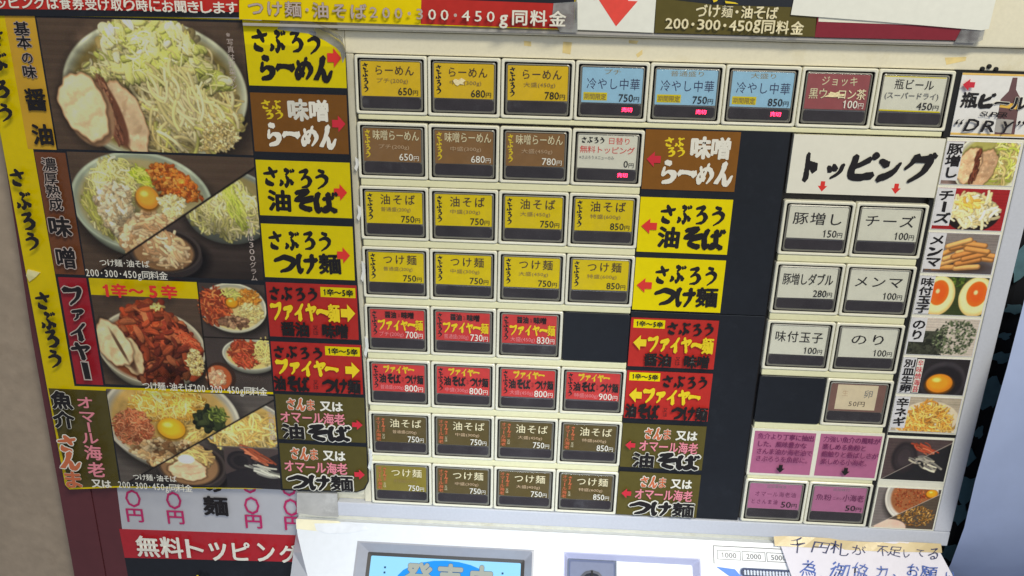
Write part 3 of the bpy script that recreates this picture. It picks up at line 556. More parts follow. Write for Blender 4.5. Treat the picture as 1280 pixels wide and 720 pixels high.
def pic_shrimp():
    p = Pic(150, 110, (70, 60, 66)); p.mix(((p.Y > p.X * -0.9 + .98)).astype(float), (34, 34, 40))
    for k in range(3):
        r = p.ell(.3, .45, .2 - k * .05, .38 - k * .09, (40 + k * 8, 36 + k * 7, 42 + k * 8), 0, .2)
    p.strands([(.4, .12), (.6, .1), (.75, .3), (.6, .32)], 22, [(160, 70, 52), (190, 110, 84)], .2, 2.0, .5, .5, .3, .7)
    p.strands([(.42, .5), (.6, .42), (.9, .6), (.75, .75)], 22, [(170, 170, 172), (206, 204, 200), (120, 120, 126)], .2, 2.4, .45, .4, .3, .6)
    d = np.abs(p.Y - (1 - p.X * 0.95)); p.mix(np.clip(1.6 - d / .008, 0, 1), (150, 146, 150)); return p.image('shrimp_picture', 1)
def pic_powder():
    p = Pic(150, 110, (104, 100, 108)); p.bowl(.55, .18, .42, .62, inner=(140, 90, 60), lip=.1, c=(196, 196, 204)); p.chunks(EP(.55, .2, .3, .34), 260, [(190, 88, 50), (206, 120, 76), (150, 60, 36)], .014, .7); p.yolk(.86, .1, .09, .1)
    q = Pic(150, 110, (74, 66, 62)); q.chunks(EP(.68, .68, .3, .26), 260, [(176, 130, 66), (140, 96, 48), (196, 156, 96)], .018, .6); q.ell(.3, .98, .26, .2, (206, 178, 176), 0, .1); p.half(q, 0, 1.0, 1.0, .1, (170, 166, 170)); return p.image('powder_picture', 1)

# ------------------------------------------------------------------ the ticket machine
PV = 0.9025                                    # row pitch
machine = empty('ticket_machine', 'cream meal ticket vending machine with rows of lit menu buttons and a sloping white console', 'ticket machine')
machine.location = W(4, 9, -1)
MO = Vector(machine.location)
def mpart(name, me, loc=None, **kw):
    o = obj(name, me, machine, **kw); o.location = (Vector(loc) if loc is not None else Vector((0, 0, 0))) - MO; return o
def slab(name, m, boxes, bev=0.0, parent='m', **kw):
    b = MB()
    for q in boxes: b.box(*q)
    me = b.mesh(name, [m])
    if bev:
        bm = bmesh.new(); bm.from_mesh(me); bmesh.ops.bevel(bm, geom=bm.edges[:], offset=bev * S, segments=2, affect='EDGES', profile=0.6); bm.to_mesh(me); bm.free()
        for p in me.polygons: p.use_smooth = False
    return mpart(name, me, **kw)
slab('body', CREAM, [(-1.28, -2.4, 9.28, 12, -9, -0.14)], 0.03)
slab('upper_housing', CREAM, [(-0.2, -2.3, 9.9, -0.31, -0.139, 0.03)], 0.02)
slab('front_panel', CREAM, [(-0.12, -0.30, 9.33, -0.012, -0.138, -0.05), (-1.27, -0.30, -0.125, 7.0, -0.138, -0.06), (-0.119, -0.006, -0.012, 7.12, -0.138, -0.05)], 0.012)
slab('lower_rim', SILVER, [(-0.57, 7.125, 9.335, 7.39, -0.138, 0.0)], 0.018)
slab('side_rim', SILVER, [(9.075, -0.005, 9.335, 7.12, -0.30, 0.0)], 0.02)
slab('button_backing', GASKET, [(0.0, 0.0, 8.06, 7.12, -0.1385, -0.115)])
slab('picture_backing', BEZEL, [(8.05, 0.87, 9.07, 7.12, -0.1384, -0.012)], 0.008)
slab('black_board', BLACK, [(3.995, 0.845, 5.965, 3.553, -0.1137, -0.025), (3.995, 3.565, 5.965, 7.115, -0.1137, -0.03)], 0.008)
slab('black_slot', BLACKSLOT, [(7.985, 1.73, 8.045, 7.115, -0.1136, -0.035)])
slab('black_slot', BLACKSLOT, [(8.05, 5.375, 9.07, 5.425, -0.0119, -0.006)])
slab('black_slot', BLACKSLOT, [(7.99, -0.005, 9.07, 0.868, -0.1136, -0.02)])
slab('ledge', mat('beige_ledge', (196, 192, 176), .5, .05, 200, stain=(160, 150, 120)), [(-1.27, 7.395, 9.25, 7.52, -0.138, -0.09)], 0.01)
# rails between the rows
for r in range(7):
    v0, v1 = r * PV + 0.797, (r + 1) * PV - 0.007
    if r == 0: slab('divider_rail', RAIL, [(0.03, v0, 7.97, v1 - 0.03, -0.1136, -0.02)], 0.014)
    else:
        slab('divider_rail', RAIL, [(0.03, v0, 3.985, v1, -0.1136, -0.02)], 0.014)
        if r >= 2 : slab('divider_rail', RAIL, [(6.02, v0, 7.97, v1, -0.1136, -0.02)], 0.014)
# button
bz = MB(); bz.rings([(.006, .0, .994, .79, .03, -.113, 0), (.006, .0, .994, .79, .03, -.012, 0), (.018, .012, .982, .778, .03, .0, 0), (.040, .036, .960, .756, .03, -.003, 0), (.047, .043, .953, .749, .022, -.014, 0), (.048, .044, .952, .748, .02, -.045, 1), (.048, .044, .952, .748, .02, -.112, 1)], cap=False)
BEZ = bz.mesh('menu_button', [BEZEL, GASKET], (0, 0, 0))
kc = MB(); kc.rings([(.070, .062, .930, .736, .03, -.112, 0), (.070, .062, .930, .736, .03, -.036, 0), (.082, .074, .918, .724, .03, -.028, 0), (.092, .082, .908, .716, .02, -.046, 0)], cap=True)
KEY = kc.mesh('key_cap', [KEYCAP], (0, 0, 0))
pn = MB(); pn.rings([(.086, .078, .914, .720, .02, -.031, 0), (.090, .082, .910, .716, .02, -.029, 0)], cap=True); PANE = pn.mesh('cover_pane', [CLEAR], (0, 0, 0))
lb = MB(); lb.rings([(.094, .553, .906, .708, .035, -.0455, 0), (.097, .556, .903, .705, .033, -.038, 0), (.106, .564, .894, .697, .028, -.036, 0)], cap=True); LED = lb.mesh('lamp_window', [LEDBAR], (0, 0, 0))
CARDS = {}
def card_mesh(m, y1=.545, x0=.093, x1=.907):
    k = (m.name, y1, x0)
    if k not in CARDS: b = MB(); b.box(x0, .083, x1, y1, -.0455, -.040); CARDS[k] = b.mesh('insert_card', [m], (0, 0, 0))
    return CARDS[k]
def price(t, txt, m, x0=.60, x1=.875, y0=.425, y1=.523, st='m'):
    n, yen = txt[:-1], txt[-1]; w = (x1 - x0); f = .70 if len(n) > 2 else .62 if len(n) == 2 else .42
    t.line(n, x0, y0, x0 + w * f, y1, m, st); t.line(yen, x0 + w * f + .012, y0 + .032, x1, y1, m, 'r')
def btn(c, r, kind, a='', b='', p='', lab=None, sold=False, lit=False):
    o = mpart('menu_button', BEZ, W(c, r * PV, 0)); 
    if lab: o['label'] = lab
    ca = {'y': YELCARD if r == 0 else YELCARD2, 'b': BRNCARD, 'c': BLUECARD, 'f': REDCARD, 'g': REDCARD, 'o': OLVLIT if lit else OLVCARD, 'w': WHTCARD, 'n': WHTCARD, 't': WINECARD, 'e': WHTCARD, 'p': PINKCARD, 'q': PINKCARD, 'x': DARKBRN}[kind]
    obj('key_cap', KEY, o); ic = obj('insert_card', card_mesh(ca), o); obj('lamp_window', LED, o)
    t = Text(-.0398, [INK, INKBRN, INKSOFT, INKWHITE, INKCREAM, INKPALE, INKYEL, INKORANGE, INKRED, INKPINK, INKNAVY, CREAMPAPER, INKGREY, YEL, INKPURP])
    if kind in 'yb':
        t.chars('さぶろう', .112, .105, .195, .50, 0 if kind == 'y' else 6, vert=True)
        m1, m2, m3 = (1, 2, 0) if kind == 'y' else (4, 5, 3)
        if kind == 'b': t.chars(a, .225, .105, .885, .245, m1, 'm', brush=False, gap=.08)
        elif r == 0: t.chars(a, .27, .13, .83, .265, m1, 'm', brush=False, gap=.12)
        else: t.chars(a, .29, .115, .82, .265, m1, 'm', brush=False, gap=.2)
        t.line(b, .36 if len(b) < 8 else .31, .30, .70 if len(b) < 8 else .74, .375, m2); price(t, p, m3)
    elif kind == 'c':
        t.line(b, .5 - .055 * len(b), .10, .5 + .055 * len(b), .17, 2); t.chars(a, .15, .22, .88, .37, 10, 'r', brush=False, gap=.12); t.rect(.12, .41, .44, .515, 13); t.chars('期間限定', .13, .425, .43, .505, 2, 'm', brush=False); price(t, p, 0)
    elif kind == 'f':
        t.chars('さぶろう', .11, .105, .19, .50, 0, vert=True); t.chars('醤油', .31, .11, .49, .215, 0, 'h'); t.line('又は', .51, .14, .54, .2, 0); t.chars('味噌', .56, .11, .76, .215, 0, 'h')
        t.chars('ファイヤー麺', .20, .235, .89, .405, 6, 'b', jit=.06); t.line(b, .22, .43, .59, .52, 9); price(t, p, 3, .62, .885, .42, .53)
    elif kind == 'g':
        t.chars('さぶろう', .11, .105, .19, .50, 0, vert=True); t.chars('ファイヤー', .27, .105, .75, .225, 6, 'b'); t.chars('油そば', .20, .25, .54, .40, 0, 'h'); t.line('又は', .555, .29, .585, .37, 0); t.chars('つけ麺', .60, .25, .89, .40, 0, 'h')
        t.line(b, .22, .43, .58, .515, 9); price(t, p, 3, .60, .885, .42, .53)
    elif kind == 'o':
        t.chars('オマール海老', .112, .10, .19, .52, 7, 'b', vert=True, brush=False); t.chars('さんま', .205, .105, .265, .36, 7, 'm', vert=True); t.chars('又は', .21, .39, .255, .48, 4, 'r', vert=True, brush=False)
        t.chars(a, .33, .115, .85, .265, 4, 'm', brush=False, gap=.14); t.line(b, .38, .31, .76, .38, 5 if not lit else 2); price(t, p, 3, .62, .875, .415, .52)
    elif kind == 'w':
        n = len(a); hw = min(.36, .125 * n + .03 * (n < 4)); t.chars(a, .5 - hw, .17, .5 + hw, .345, 0, 'm', brush=False, gap=.14 if n < 5 else .04); price(t, p, 0, .60, .87, .415, .52)
    elif kind == 'n':
        t.chars('さぶろう', .13, .115, .46, .20, 0); t.chars('日替り', .50, .11, .82, .205, 8, 'r', brush=False); t.chars('無料トッピング', .12, .235, .88, .335, 8, 'r', brush=False, gap=.02); t.line('※さぶろうメニューのみ', .12, .37, .60, .42, 12); price(t, p, 0, .74, .88, .425, .52)
    elif kind == 't':
        t.chars('ジョッキ', .27, .11, .76, .235, 4, 'm', brush=False, gap=.15); t.chars('黒ウーロン茶', .13, .27, .88, .41, 4, 'm', brush=False, gap=.04); price(t, p, 3, .60, .87, .42, .523)
    elif kind == 'e':
        t.rect(.10, .088, .90, .10, 13); t.rect(.10, .528, .90, .545, 13); t.chars('瓶ビール', .24, .125, .76, .26, 0, 'm', brush=False, gap=.1); t.line('(スーパードライ)', .14, .295, .84, .395, 12, 'm'); price(t, p, 0, .58, .87, .42, .515)
    elif kind == 'p':
        t.line('追加薬味油', .36, .105, .66, .16, 12); t.chars('オマール海老油', .18, .225, .84, .32, 14, 'r', brush=False, gap=.12); t.chars('とさんま油', .13, .37, .57, .46, 14, 'r', brush=False, gap=.2); price(t, p, 0, .62, .87, .40, .51)
    elif kind == 'q':
        t.line('追加味付', .38, .105, .64, .16, 12); t.chars('魚粉', .13, .225, .38, .34, 14, 'm', brush=False); t.line('ニボシ', .40, .27, .54, .32, 14); t.chars('小海老', .55, .215, .88, .34, 14, 'm', brush=False); price(t, p, 0, .62, .87, .41, .51)
    elif kind == 'x':
        t.rect(.19, .10, .79, .515, 11); t.line('生', .27, .19, .36, .29, 5); t.line('卵', .60, .18, .72, .31, 12); t.chars('50円', .38, .37, .64, .46, 1, 'r', brush=False)
    t.build('lettering', o, org=(0, 0, 0))
    if sold:
        q = Text(-.0355, [LEDRED]); q.chars('売切', .655, .60, .80, .66, 0, 'm', brush=False); q.build('sold_out_lamp', o, org=(0, 0, 0))
    obj('cover_pane', PANE, o)
    tilt = random.uniform(-.010, .010); dx_ = random.uniform(-.008, .008) * S
    for ch in o.children:
        ch.location = (0, -.017 * S, 0)
        if ch.name.startswith(('insert_card', 'lettering')): ch.location = (dx_, -.017 * S, tilt * .5 * S); ch.rotation_euler = (0, tilt, 0)
    return o
for c, (b, p) in enumerate([('プチ(200g)', '650円'), ('中盛(300g)', '680円'), ('大盛(450g)', '780円')]):
    z = ['small', 'medium', 'large'][c]
    btn(c, 0, 'y', 'らーめん', b, p, lab=f'yellow ramen button, {z} portion, {p[:-1]} yen'); btn(c, 1, 'b', '味噌らーめん', b, p, lab=f'brown miso ramen button, {z} portion, {p[:-1]} yen')
for c, (b, p) in enumerate([('プチ', '750円'), ('普通盛り', '750円'), ('大盛り', '850円')]): btn(3 + c, 0, 'c', '冷やし中華', b, p, lab=f'sky blue cold noodle button, red sold out lamp, {["smallest", "regular", "large"][c]} portion', sold=True)
btn(6, 0, 't', p='100円', lab='wine red oolong tea button, 100 yen'); btn(7, 0, 'e', p='450円', lab='white bottled beer button with gold bands, 450 yen')
btn(3, 1, 'n', p='0円', lab='white free daily topping button with red lamp, 0 yen', sold=True)
for c, (b, p, z) in enumerate([('普通盛(200g)', '750円', 'regular'), ('中盛(300g)', '750円', 'medium'), ('大盛(450g)', '750円', 'large'), ('特盛(600g)', '850円', 'extra large')]):
    btn(c, 2, 'y', '油そば', b, p, lab=f'yellow oil noodle button, {z} portion'); btn(c, 3, 'y', 'つけ麺', b, p, lab=f'yellow dipping noodle button, {z} portion')
    btn(c, 6, 'o', '油そば', b, p, lab=f'olive oil noodle button, {z} portion'); btn(c, 7, 'o', 'つけ麺', b, p, lit=(c == 0), lab=f'olive dipping noodle button, {z} portion' + (', card brighter than its neighbours' if c == 0 else ''))
    btn(c, 5, 'g', '', b, ['800円', '800円', '800円', '900円'][c], lab=f'red spicy oil or dipping noodle button, {z} portion')
for c, (b, p) in enumerate([('プチ(200g)', '700円'), ('普通盛(300g)', '730円'), ('大盛(450g)', '830円')]): btn(c, 4, 'f', '', b, p, lab=f'red spicy ramen button, {p[:-1]} yen')
for c, r, a, p, e in [(6, 2, '豚増し', '150円', 'extra pork'), (7, 2, 'チーズ', '100円', 'cheese'), (6, 3, '豚増しダブル', '280円', 'double extra pork'), (7, 3, 'メンマ', '100円', 'bamboo shoot'), (6, 4, '味付玉子', '100円', 'seasoned egg'), (7, 4, 'の　り'.replace('　', ''), '100円', 'seaweed')]:
    btn(c, r, 'w', a, '', p, lab=f'white {e} topping button, {p[:-1]} yen')
btn(7, 5, 'x', lab='raw egg button with a faded cream paper card, 50 yen')
btn(6, 7, 'p', p='50円', lab='pink lobster oil button, 50 yen'); btn(7, 7, 'q', p='50円', lab='pink fish powder and shrimp button, 50 yen')
# blank plates
for c, r in ((3, 4), (6, 5)):
    b = MB(); b.rings([(.004, .0, .99, .79, .04, -.113, 0), (.004, .0, .99, .79, .04, -.016, 0), (.012, .008, .982, .782, .035, -.008, 0)]); mpart('blank_plate', b.mesh('blank_plate', [BLACK], (0, 0, 0)), W(c, r * PV, 0))
# worn bits on buttons and panel
def scuff(name, pts, o, m, th=.004):
    b = MB(); b.prism(pts, o, o + th); return mpart(name, b.mesh(name, [m]))
SC1 = mat('torn_label_paper', (206, 192, 150), .7, .18, 900)
def pxs(pts, o): return [at(x, y, o) for x, y in pts]
scuff('torn_patch', pxs([(566, 101), (569, 98.5), (573, 100), (577, 97.5), (582, 100.5), (579, 103), (580, 106), (575, 105), (572, 107.5), (569, 105.5)], -.0135), -.0135, SC1, .002)
scuff('torn_patch', pxs([(1030, 121), (1036, 118), (1038, 114.5), (1044, 116), (1048, 114.5), (1050, 117.5), (1056, 117.5), (1055, 120), (1044, 121.5)], -.0135), -.0135, SC1, .002)
STN = mat('tape_residue', (196, 176, 120), .7, .2, 120)
for P in ([(655, 51), (664, 52), (664, 58), (655, 57)], [(704, 52), (715, 53), (713, 68), (703, 66)], [(795, 68), (803, 62), (803, 68), (797, 72)], [(786, 50), (798, 51), (796, 55), (786, 54)], [(1181, 72), (1208, 71), (1207, 76), (1183, 81)], [(1155, 50), (1168, 51), (1168, 54), (1156, 53)]): scuff('tape_residue', pxs(P, -.05), -.0499, STN, .0015)
DOT = MB()
for x, y in ((1228, 86), (1236.5, 83), (1245, 86.5)):
    u, v = at(x, y, -.04); d = MB(); d.rings([(u - .03, v - .03, u + .03, v + .03, .03, -.052, 0), (u - .03, v - .03, u + .03, v + .03, .03, -.03, 0), (u - .018, v - .018, u + .018, v + .018, .018, -.02, 0)]); mpart('speaker_hole', d.mesh('speaker_hole', [BLACKSLOT]))

# ---- console: a face sloping out at 45 degrees below the rim; (u, s, n) = along, down the slope, off the slope
C45 = math.sqrt(.5)
def SL(u, s_, n): return (u, 7.42 + (s_ - n) * C45, (s_ + n) * C45)
def SLA(V): return np.stack([V[:, 0], 7.42 + (V[:, 1] - V[:, 2]) * C45, (V[:, 1] + V[:, 2]) * C45], 1)
def ats(x, y):
    d = R.T @ np.array([(x - 640) / F, (y - 360) / F, 1.0]); n = np.array([0, C45, C45]); P0 = np.array([0, 7.42, 0]); k = ((P0 - CP) @ n) / (d @ n); X = CP + k * d
    return float(X[0]), float((X[1] - 7.42) / C45)
WHT = mat('white_console', (238, 242, 248), .3, .02, 200, k=.8)
CON = mat('console_grey', (138, 139, 146), .35, .03, 200)
b = MB()
edge = [(-1.27, .07), (-1.25, .16), (-1.19, .34), (-1.09, .58), (-.93, .95), (-.80, 1.35), (-.74, 1.9), (-.72, 3.0)]
b2 = [(-.2, .07)] + [(-.2, 3.0)]
for k in range(len(edge) - 1):
    (ua, sa), (ub, sb) = edge[k:k + 2]; b.quad((ua, sa, 0), (ub, sb, 0), (-.2, sb, 0), (-.2, sa, 0)); b.quad((ub, sb, 0), (ua, sa, 0), (-1.31, sa - .02, -.25 - sa * .12), (-1.31, sb - .02, -.25 - sb * .12))
for (u0, s0, u1, s1) in ((-.2, .07, 9.2, .36), (2.7, .36, 3.18, 3), (5.38, .36, 9.2, 3), (3.18, 1.4, 5.38, 3), (-.2, 2.6, 2.7, 3)): b.quad((u0, s0, 0), (u0, s1, 0), (u1, s1, 0), (u1, s0, 0))
b.quad((-1.27, .07, 0), (9.2, .07, 0), (9.2, -.02, -.16), (-1.27, -.02, -.16)); b.quad((-1.31, 3, -.5), (9.2, 3, 0), (9.2, 5, -2), (-1.31, 5, -2)); b.quad((9.2, .07, 0), (9.2, 3, 0), (9.2, 3, -2), (9.2, .07, -2)); b.quad((-1.31, .05, -.26), (-1.31, 3, -.6), (-1.31, 5, -3), (-1.31, .05, -3))
con = mpart('console', b.mesh('console', [WHT], xf=SL))
def cpart(name, mb, mats): o = obj(name, mb.mesh(name, mats, xf=SL), con); o.location = Vector((0, 0, 0)); return o
b = MB(); b.rings([(-.2, .36, 2.7, 2.6, .01, .0, 0), (-.17, .385, 2.67, 2.57, .03, .004, 0), (-.03, .505, 2.55, 2.45, .02, -.14, 0)], cap=False); cpart('screen_surround', b, [CON])
b = MB(); b.rings([(-.03, .505, 2.55, 2.45, .02, -.14, 0), (.03, .56, 2.49, 2.40, .02, -.15, 0)], cap=False); cpart('screen_frame', b, [GASKET])
SCR = mat('screen_glow', (60, 90, 110), .15, 0, emit=(150, 214, 250), es=.8); SCB = mat('screen_blue', (20, 60, 110), .15, 0, emit=(24, 150, 232), es=.75); SCG = mat('screen_grey', (60, 60, 60), .15, 0, emit=(170, 176, 164), es=.8); SCD = mat('screen_dark', (20, 30, 40), .15, 0, emit=(40, 84, 130), es=.7)
b = MB(); b.quad((0, .53, -.151), (0, 2.42, -.151), (2.52, 2.42, -.151), (2.52, .53, -.151)); scr = cpart('screen', b, [SCR])
t = Text(-.150, [SCB, SCD, SCG]); t.poly([(1.27 + .80 * math.cos(a * .2618), .94 + .36 * math.sin(a * .2618)) for a in range(24)], 0)
for k, ch in enumerate('発売中'): t.chars(ch, .62 + k * .52, .645, 1.06 + k * .50, 1.12, 2, 'h', brush=False, under=1, osty='x')
for cx in (.28, 2.20):
    for q, (dx, dy) in enumerate([(0, 0), (0, .08), (-.08, .16), (0, .16), (.08, .16), (-.16, .24), (-.08, .24), (0, .24), (.08, .24), (.16, .24)]): t.rect(cx + dx - .016, .72 + dy, cx + dx + .016, .75 + dy, 1)
o = t.build('screen_lettering', con, xf=SLA)
b = MB(); b.rings([(3.18, .36, 5.38, 1.4, .01, 0, 0), (3.2, .38, 5.36, 1.38, .03, .003, 0), (3.25, .46, 5.26, 1.3, .03, -.10, 0), (3.26, .47, 5.25, 1.29, .03, -.10, 1)], cap=True); cpart('coin_recess', b, [mat('coin_recess_grey', (158, 160, 184), .4, .02), WHT])
b = MB(); b.rings([(3.24, .45, 4.04, 1.2, .02, -.088, 1), (3.27, .47, 4.01, 1.17, .02, -.07, 1), (3.29, .50, 3.99, 1.14, .03, -.06, 0)]); cpart('coin_plate', b, [mat('blue_grey_metal', (84, 92, 118), .45, .04), mat('dark_grey_edge', (92, 98, 110), .5)])
b = MB(); b.rings([(3.42, .62, 3.86, 1.06, .22, -.0595, 0), (3.42, .62, 3.86, 1.06, .22, -.04, 0), (3.46, .66, 3.82, 1.02, .18, -.03, 0), (3.50, .70, 3.78, .98, .14, -.06, 1)]); cpart('coin_slot', b, [mat('slot_grey', (74, 76, 84), .4), mat('slot_dark', (40, 42, 50), .5)])
b = MB(); b.box(3.625, .63, 3.655, 1.05, -.06, -.02); cpart('coin_slit', b, [BLACKSLOT])
t = Text(.0015, [INKGREY, SCD, INKBLUE]); 
def frame(t, x0, y0, x1, y1, w, m): t.rect(x0, y0, x1, y0 + w, m); t.rect(x0, y1 - w, x1, y1, m); t.rect(x0, y0, x0 + w, y1, m); t.rect(x1 - w, y0, x1, y1, m)
t.rect(5.585, .145, 8.2, .16, 0); t.rect(5.585, .145, 5.6, .43, 0)
for k, n in enumerate(['1000', '2000', '5000', '10000']): frame(t, 5.65 + k * .395, .215, 6.025 + k * .395, .36, .009, 0); t.line(n, 5.72 + k * .395, .25, 5.955 + k * .395, .33, 0, 'm')
t.build('printed_price_box', con, xf=SLA)
BLU = mat('blue_arrow', (36, 104, 190), .4); b = MB(); b.prism([(5.62, .475), (5.92, .50), (6.06, .66), (6.3, .9), (5.9, .66)], .001, .008); cpart('blue_arrow', b, [BLU])
b = MB(); b.rings([(5.99, .465, 7.6, .62, .06, .002, 0), (6.0, .475, 7.59, .61, .06, .03, 0), (6.03, .50, 7.56, .585, .04, .025, 1), (6.04, .51, 7.55, .575, .04, -.0, 1)]); bs = cpart('bill_slot', b, [mat('slot_white', (190, 200, 220), .4), mat('slot_navy', (52, 62, 92), .5)])
for k in range(15): 
    b = MB(); b.box(6.06 + k * .05, .505, 6.085 + k * .05, .58, .004, .028); cpart('slot_tooth', b, [mat('slot_white', (190, 200, 220), .4)])

# ------------------------------------------------------------------ sheets and labels taped on the machine
def place(o, org): o.location = W(*org)
def sheet(name, label, cat, pts, o, th, m, group=None, grid=None):
    us = [p[0] for p in pts]; vs = [p[1] for p in pts]; org = (sum(us) / len(us), max(vs), o)
    b = MB(); b.prism(pts, o - th, o); q = obj(name, b.mesh(name, [m], org)); place(q, org); q['label'] = label; q['category'] = cat
    if group: q['group'] = group
    q['_o'] = list(org); return q, org
def rp(u0, v0, u1, v1): return [(u0, v0), (u1, v0), (u1, v1), (u0, v1)]
def child(name, b, mats, par, org): return obj(name, b.mesh(name, mats, org), par)
def photo(name, mt, par, org, u0, v0, u1, v1, o, lean=0.0, poly=None):
    b = MB(); b.quad((u0, v1, o), (u1, v1, o), (u1, v0, o), (u0, v0, o), uv=True); c = child(name, b, [mt], par, org); return c
TM = [INK, INKWHITE, INKYEL, INKRED, INKCRIM, INKORANGE, INKROSE, YEL, INKTAUPE, RED]
def design(kind, t, u0, v0, u1, v1, side):
    w, h = u1 - u0, v1 - v0; X = lambda a: u0 + a * w; Y = lambda a: v0 + a * h
    B = lambda q: (X(q[0]), Y(q[1]), X(q[2]), Y(q[3])); r = side == 'r'
    if kind in ('ramen', 'abura', 'tsuke'):
        sh = 0 if r else .16
        t.chars('さぶろう', *B((.05 + sh, .13, .78 + sh, .48)), 0, jit=.1)
        a = {'ramen': 'らーめん', 'abura': '油そば', 'tsuke': 'つけ麺'}[kind]; t.chars(a, *B((.10 + sh * .8, .53, .86 + sh * .6, .90)), 0, 'x', jit=.08)
        t.arrow(*B((.82, .38, .96, .68) if r else (.03, .38, .20, .66)), 'r' if r else 'l', 3)
    elif kind == 'miso':
        sh = 0 if r else .10
        t.chars('さぶ', *B((.10 + sh, .12, .32 + sh, .28)), 2); t.chars('ろう', *B((.13 + sh, .28, .34 + sh, .44)), 2)
        t.chars('味噌', *B((.38 + sh, .10, .82 + sh, .45)), 1, 'x', jit=.05); t.chars('らーめん', *B((.12 + sh * .5, .52, .88 + sh * .9, .90)), 1, jit=.08)
        t.arrow(*B((.84, .34, .98, .62) if r else (.03, .36, .18, .62)), 'r' if r else 'l', 4)
    elif kind in ('fire', 'fire2'):
        x = (.60, .05, .985, .23) if r else (.03, .03, .39, .20); t.rect(*B(x), 7); t.chars('1辛〜5辛', X(x[0] + .02), Y(x[1] + .03), X(x[2] - .02), Y(x[3] - .03), 0, 'h', brush=False)
        t.chars('さぶろう', *B((.02, .08, .58, .32) if r else (.41, .06, .96, .31)), 0, jit=.1)
        if kind == 'fire': t.chars('ファイヤー麺', *B((.03, .34, .81, .66) if r else (.21, .34, .96, .66)), 2, 'x', jit=.08)
        else: t.chars('ファイヤー', *B((.04, .34, .74, .64) if r else (.21, .34, .88, .64)), 2, 'x', jit=.08)
        t.arrow(*B((.82, .33, .98, .66) if r else (.04, .33, .19, .64)), 'r' if r else 'l', 2)
        if kind == 'fire':
            sh = 0 if r else .04; t.chars('醤油', *B((.14 + sh, .70, .46 + sh, .96)), 0, 'x'); t.chars('又は', *B((.50 + sh, .74, .56 + sh, .93)), 0, 'r', vert=True, brush=False); t.chars('味噌', *B((.60 + sh, .70, .90 + sh, .96)), 0, 'x')
        else: t.chars('油そば', *B((.01, .68, .41, .96)), 0, 'x'); t.chars('又は', *B((.455, .72, .51, .92)), 0, 'r', vert=True, brush=False); t.chars('つけ麺', *B((.55, .68, .985, .96)), 0, 'x')
    else:
        sh = 0 if r else .14
        t.chars('さんま', *B((.12 + sh, .08, .45 + sh, .33)), 5, under=1, osty='x'); t.chars('又は', *B((.50 + sh, .10, .76 + sh, .32)), 1, 'h', brush=False)
        t.chars('オマール海老', *B((.04 + sh * 1.2, .35, .78 + sh, .60)), 6, 'b', brush=False, jit=.06)
        a = '油そば' if kind == 'oabura' else 'つけ麺'; t.chars(a, *B((.06 + sh * .6, .62, .84 + sh * .8, .95)), 0, 'x', under=1, osty='o', jit=.05)
        cx, cy = (.92, .56) if r else (.10, .45); t.arrow(X(cx - .06), Y(cy - .11), X(cx + .06), Y(cy + .11), 'r' if r else 'l', 4)
CM = {'ramen': YEL, 'abura': YEL, 'tsuke': YEL, 'miso': BROWN, 'fire': RED, 'fire2': RED, 'oabura': OLIVE, 'otsuke': OLIVE}
# label cards between the buttons and the black board
for kind, v0, v1, lab in [('miso', .885, 1.715, 'brown miso ramen label in white brush letters, topmost card on the black board'), ('abura', 1.83, 2.635, 'yellow oil noodle label with red arrow, under the brown label'), ('tsuke', 2.725, 3.53, 'yellow dipping noodle label with red arrow, just above the red labels'),
        ('fire', 3.66, 4.45, 'red spicy noodle label with soy or miso line, upper of the two red cards'), ('fire2', 4.525, 5.335, 'red spicy label naming oil or dipping noodles, lower of the two red cards'), ('oabura', 5.43, 6.21, 'olive oil noodle label with outlined letters, upper olive card on the board'), ('otsuke', 6.30, 7.10, 'olive dipping noodle label at the bottom of the black board')]:
    q, org = sheet('label_card', lab, 'label', rp(4.005, v0, 5.295, v1), -.012, .012, CM[kind], 'printed menu labels beside the button grid')
    t = Text(-.0115, TM); design(kind, t, 4.005, v0, 5.295, v1, 'l'); t.build('lettering', q, org=org)
# long laminated label strip on the left of the buttons
tear = [(-1.485, -.41), (-.97, -.395), (-.55, -.355), (-.33, -.27), (-.18, -.18), (-.125, -.12), (-.10, .02)]
strip, org = sheet('label_strip', 'long laminated strip of eight menu labels with a torn curling top corner', 'sign', tear + [(-.085, 3.0), (-.03, 5.1), (-.03, 6.70), (-.10, 6.86), (-.24, 6.925), (-1.495, 6.955)], -.006, .01, BLACK)
for kind, v0, v1, u1 in [('ramen', -.40, .45, -.11), ('miso', .545, 1.36, -.12), ('abura', 1.48, 2.29, -.115), ('tsuke', 2.415, 3.24, -.115), ('fire', 3.32, 4.20, -.095), ('fire2', 4.285, 5.125, -.065), ('oabura', 5.185, 5.99, -.05), ('otsuke', 6.065, 6.92, -.05)]:
    b = MB(); pts = rp(-1.465, v0, u1, v1)
    if kind == 'ramen': pts = tear[:-1] + [(-.11, .0), (-.11, v1), (-1.465, v1)]
    if kind == 'otsuke': pts = [(-1.465, v0), (u1, v0), (u1, 6.70), (-.12, 6.84), (-.24, 6.905), (-1.465, v1)]
    b.prism(pts, -.006, -.003); p_ = child('label_panel', b, [CM[kind]], strip, org); t = Text(-.0025, TM); design(kind, t, -1.465, v0, u1, v1, 'r'); t.build('lettering', p_, org=org)
b = MB()
us = [-1.49, -.9, -.5, -.2, -.08, .0, .035]; vs = list(np.linspace(-.1, 6.98, 40)); i0 = 0
def lz(u, v): return .003 + (.05 * max(0, (u + .12)) * (1 + .9 * math.sin(v * 5.3) + .6 * math.sin(v * 11 + 1))) 
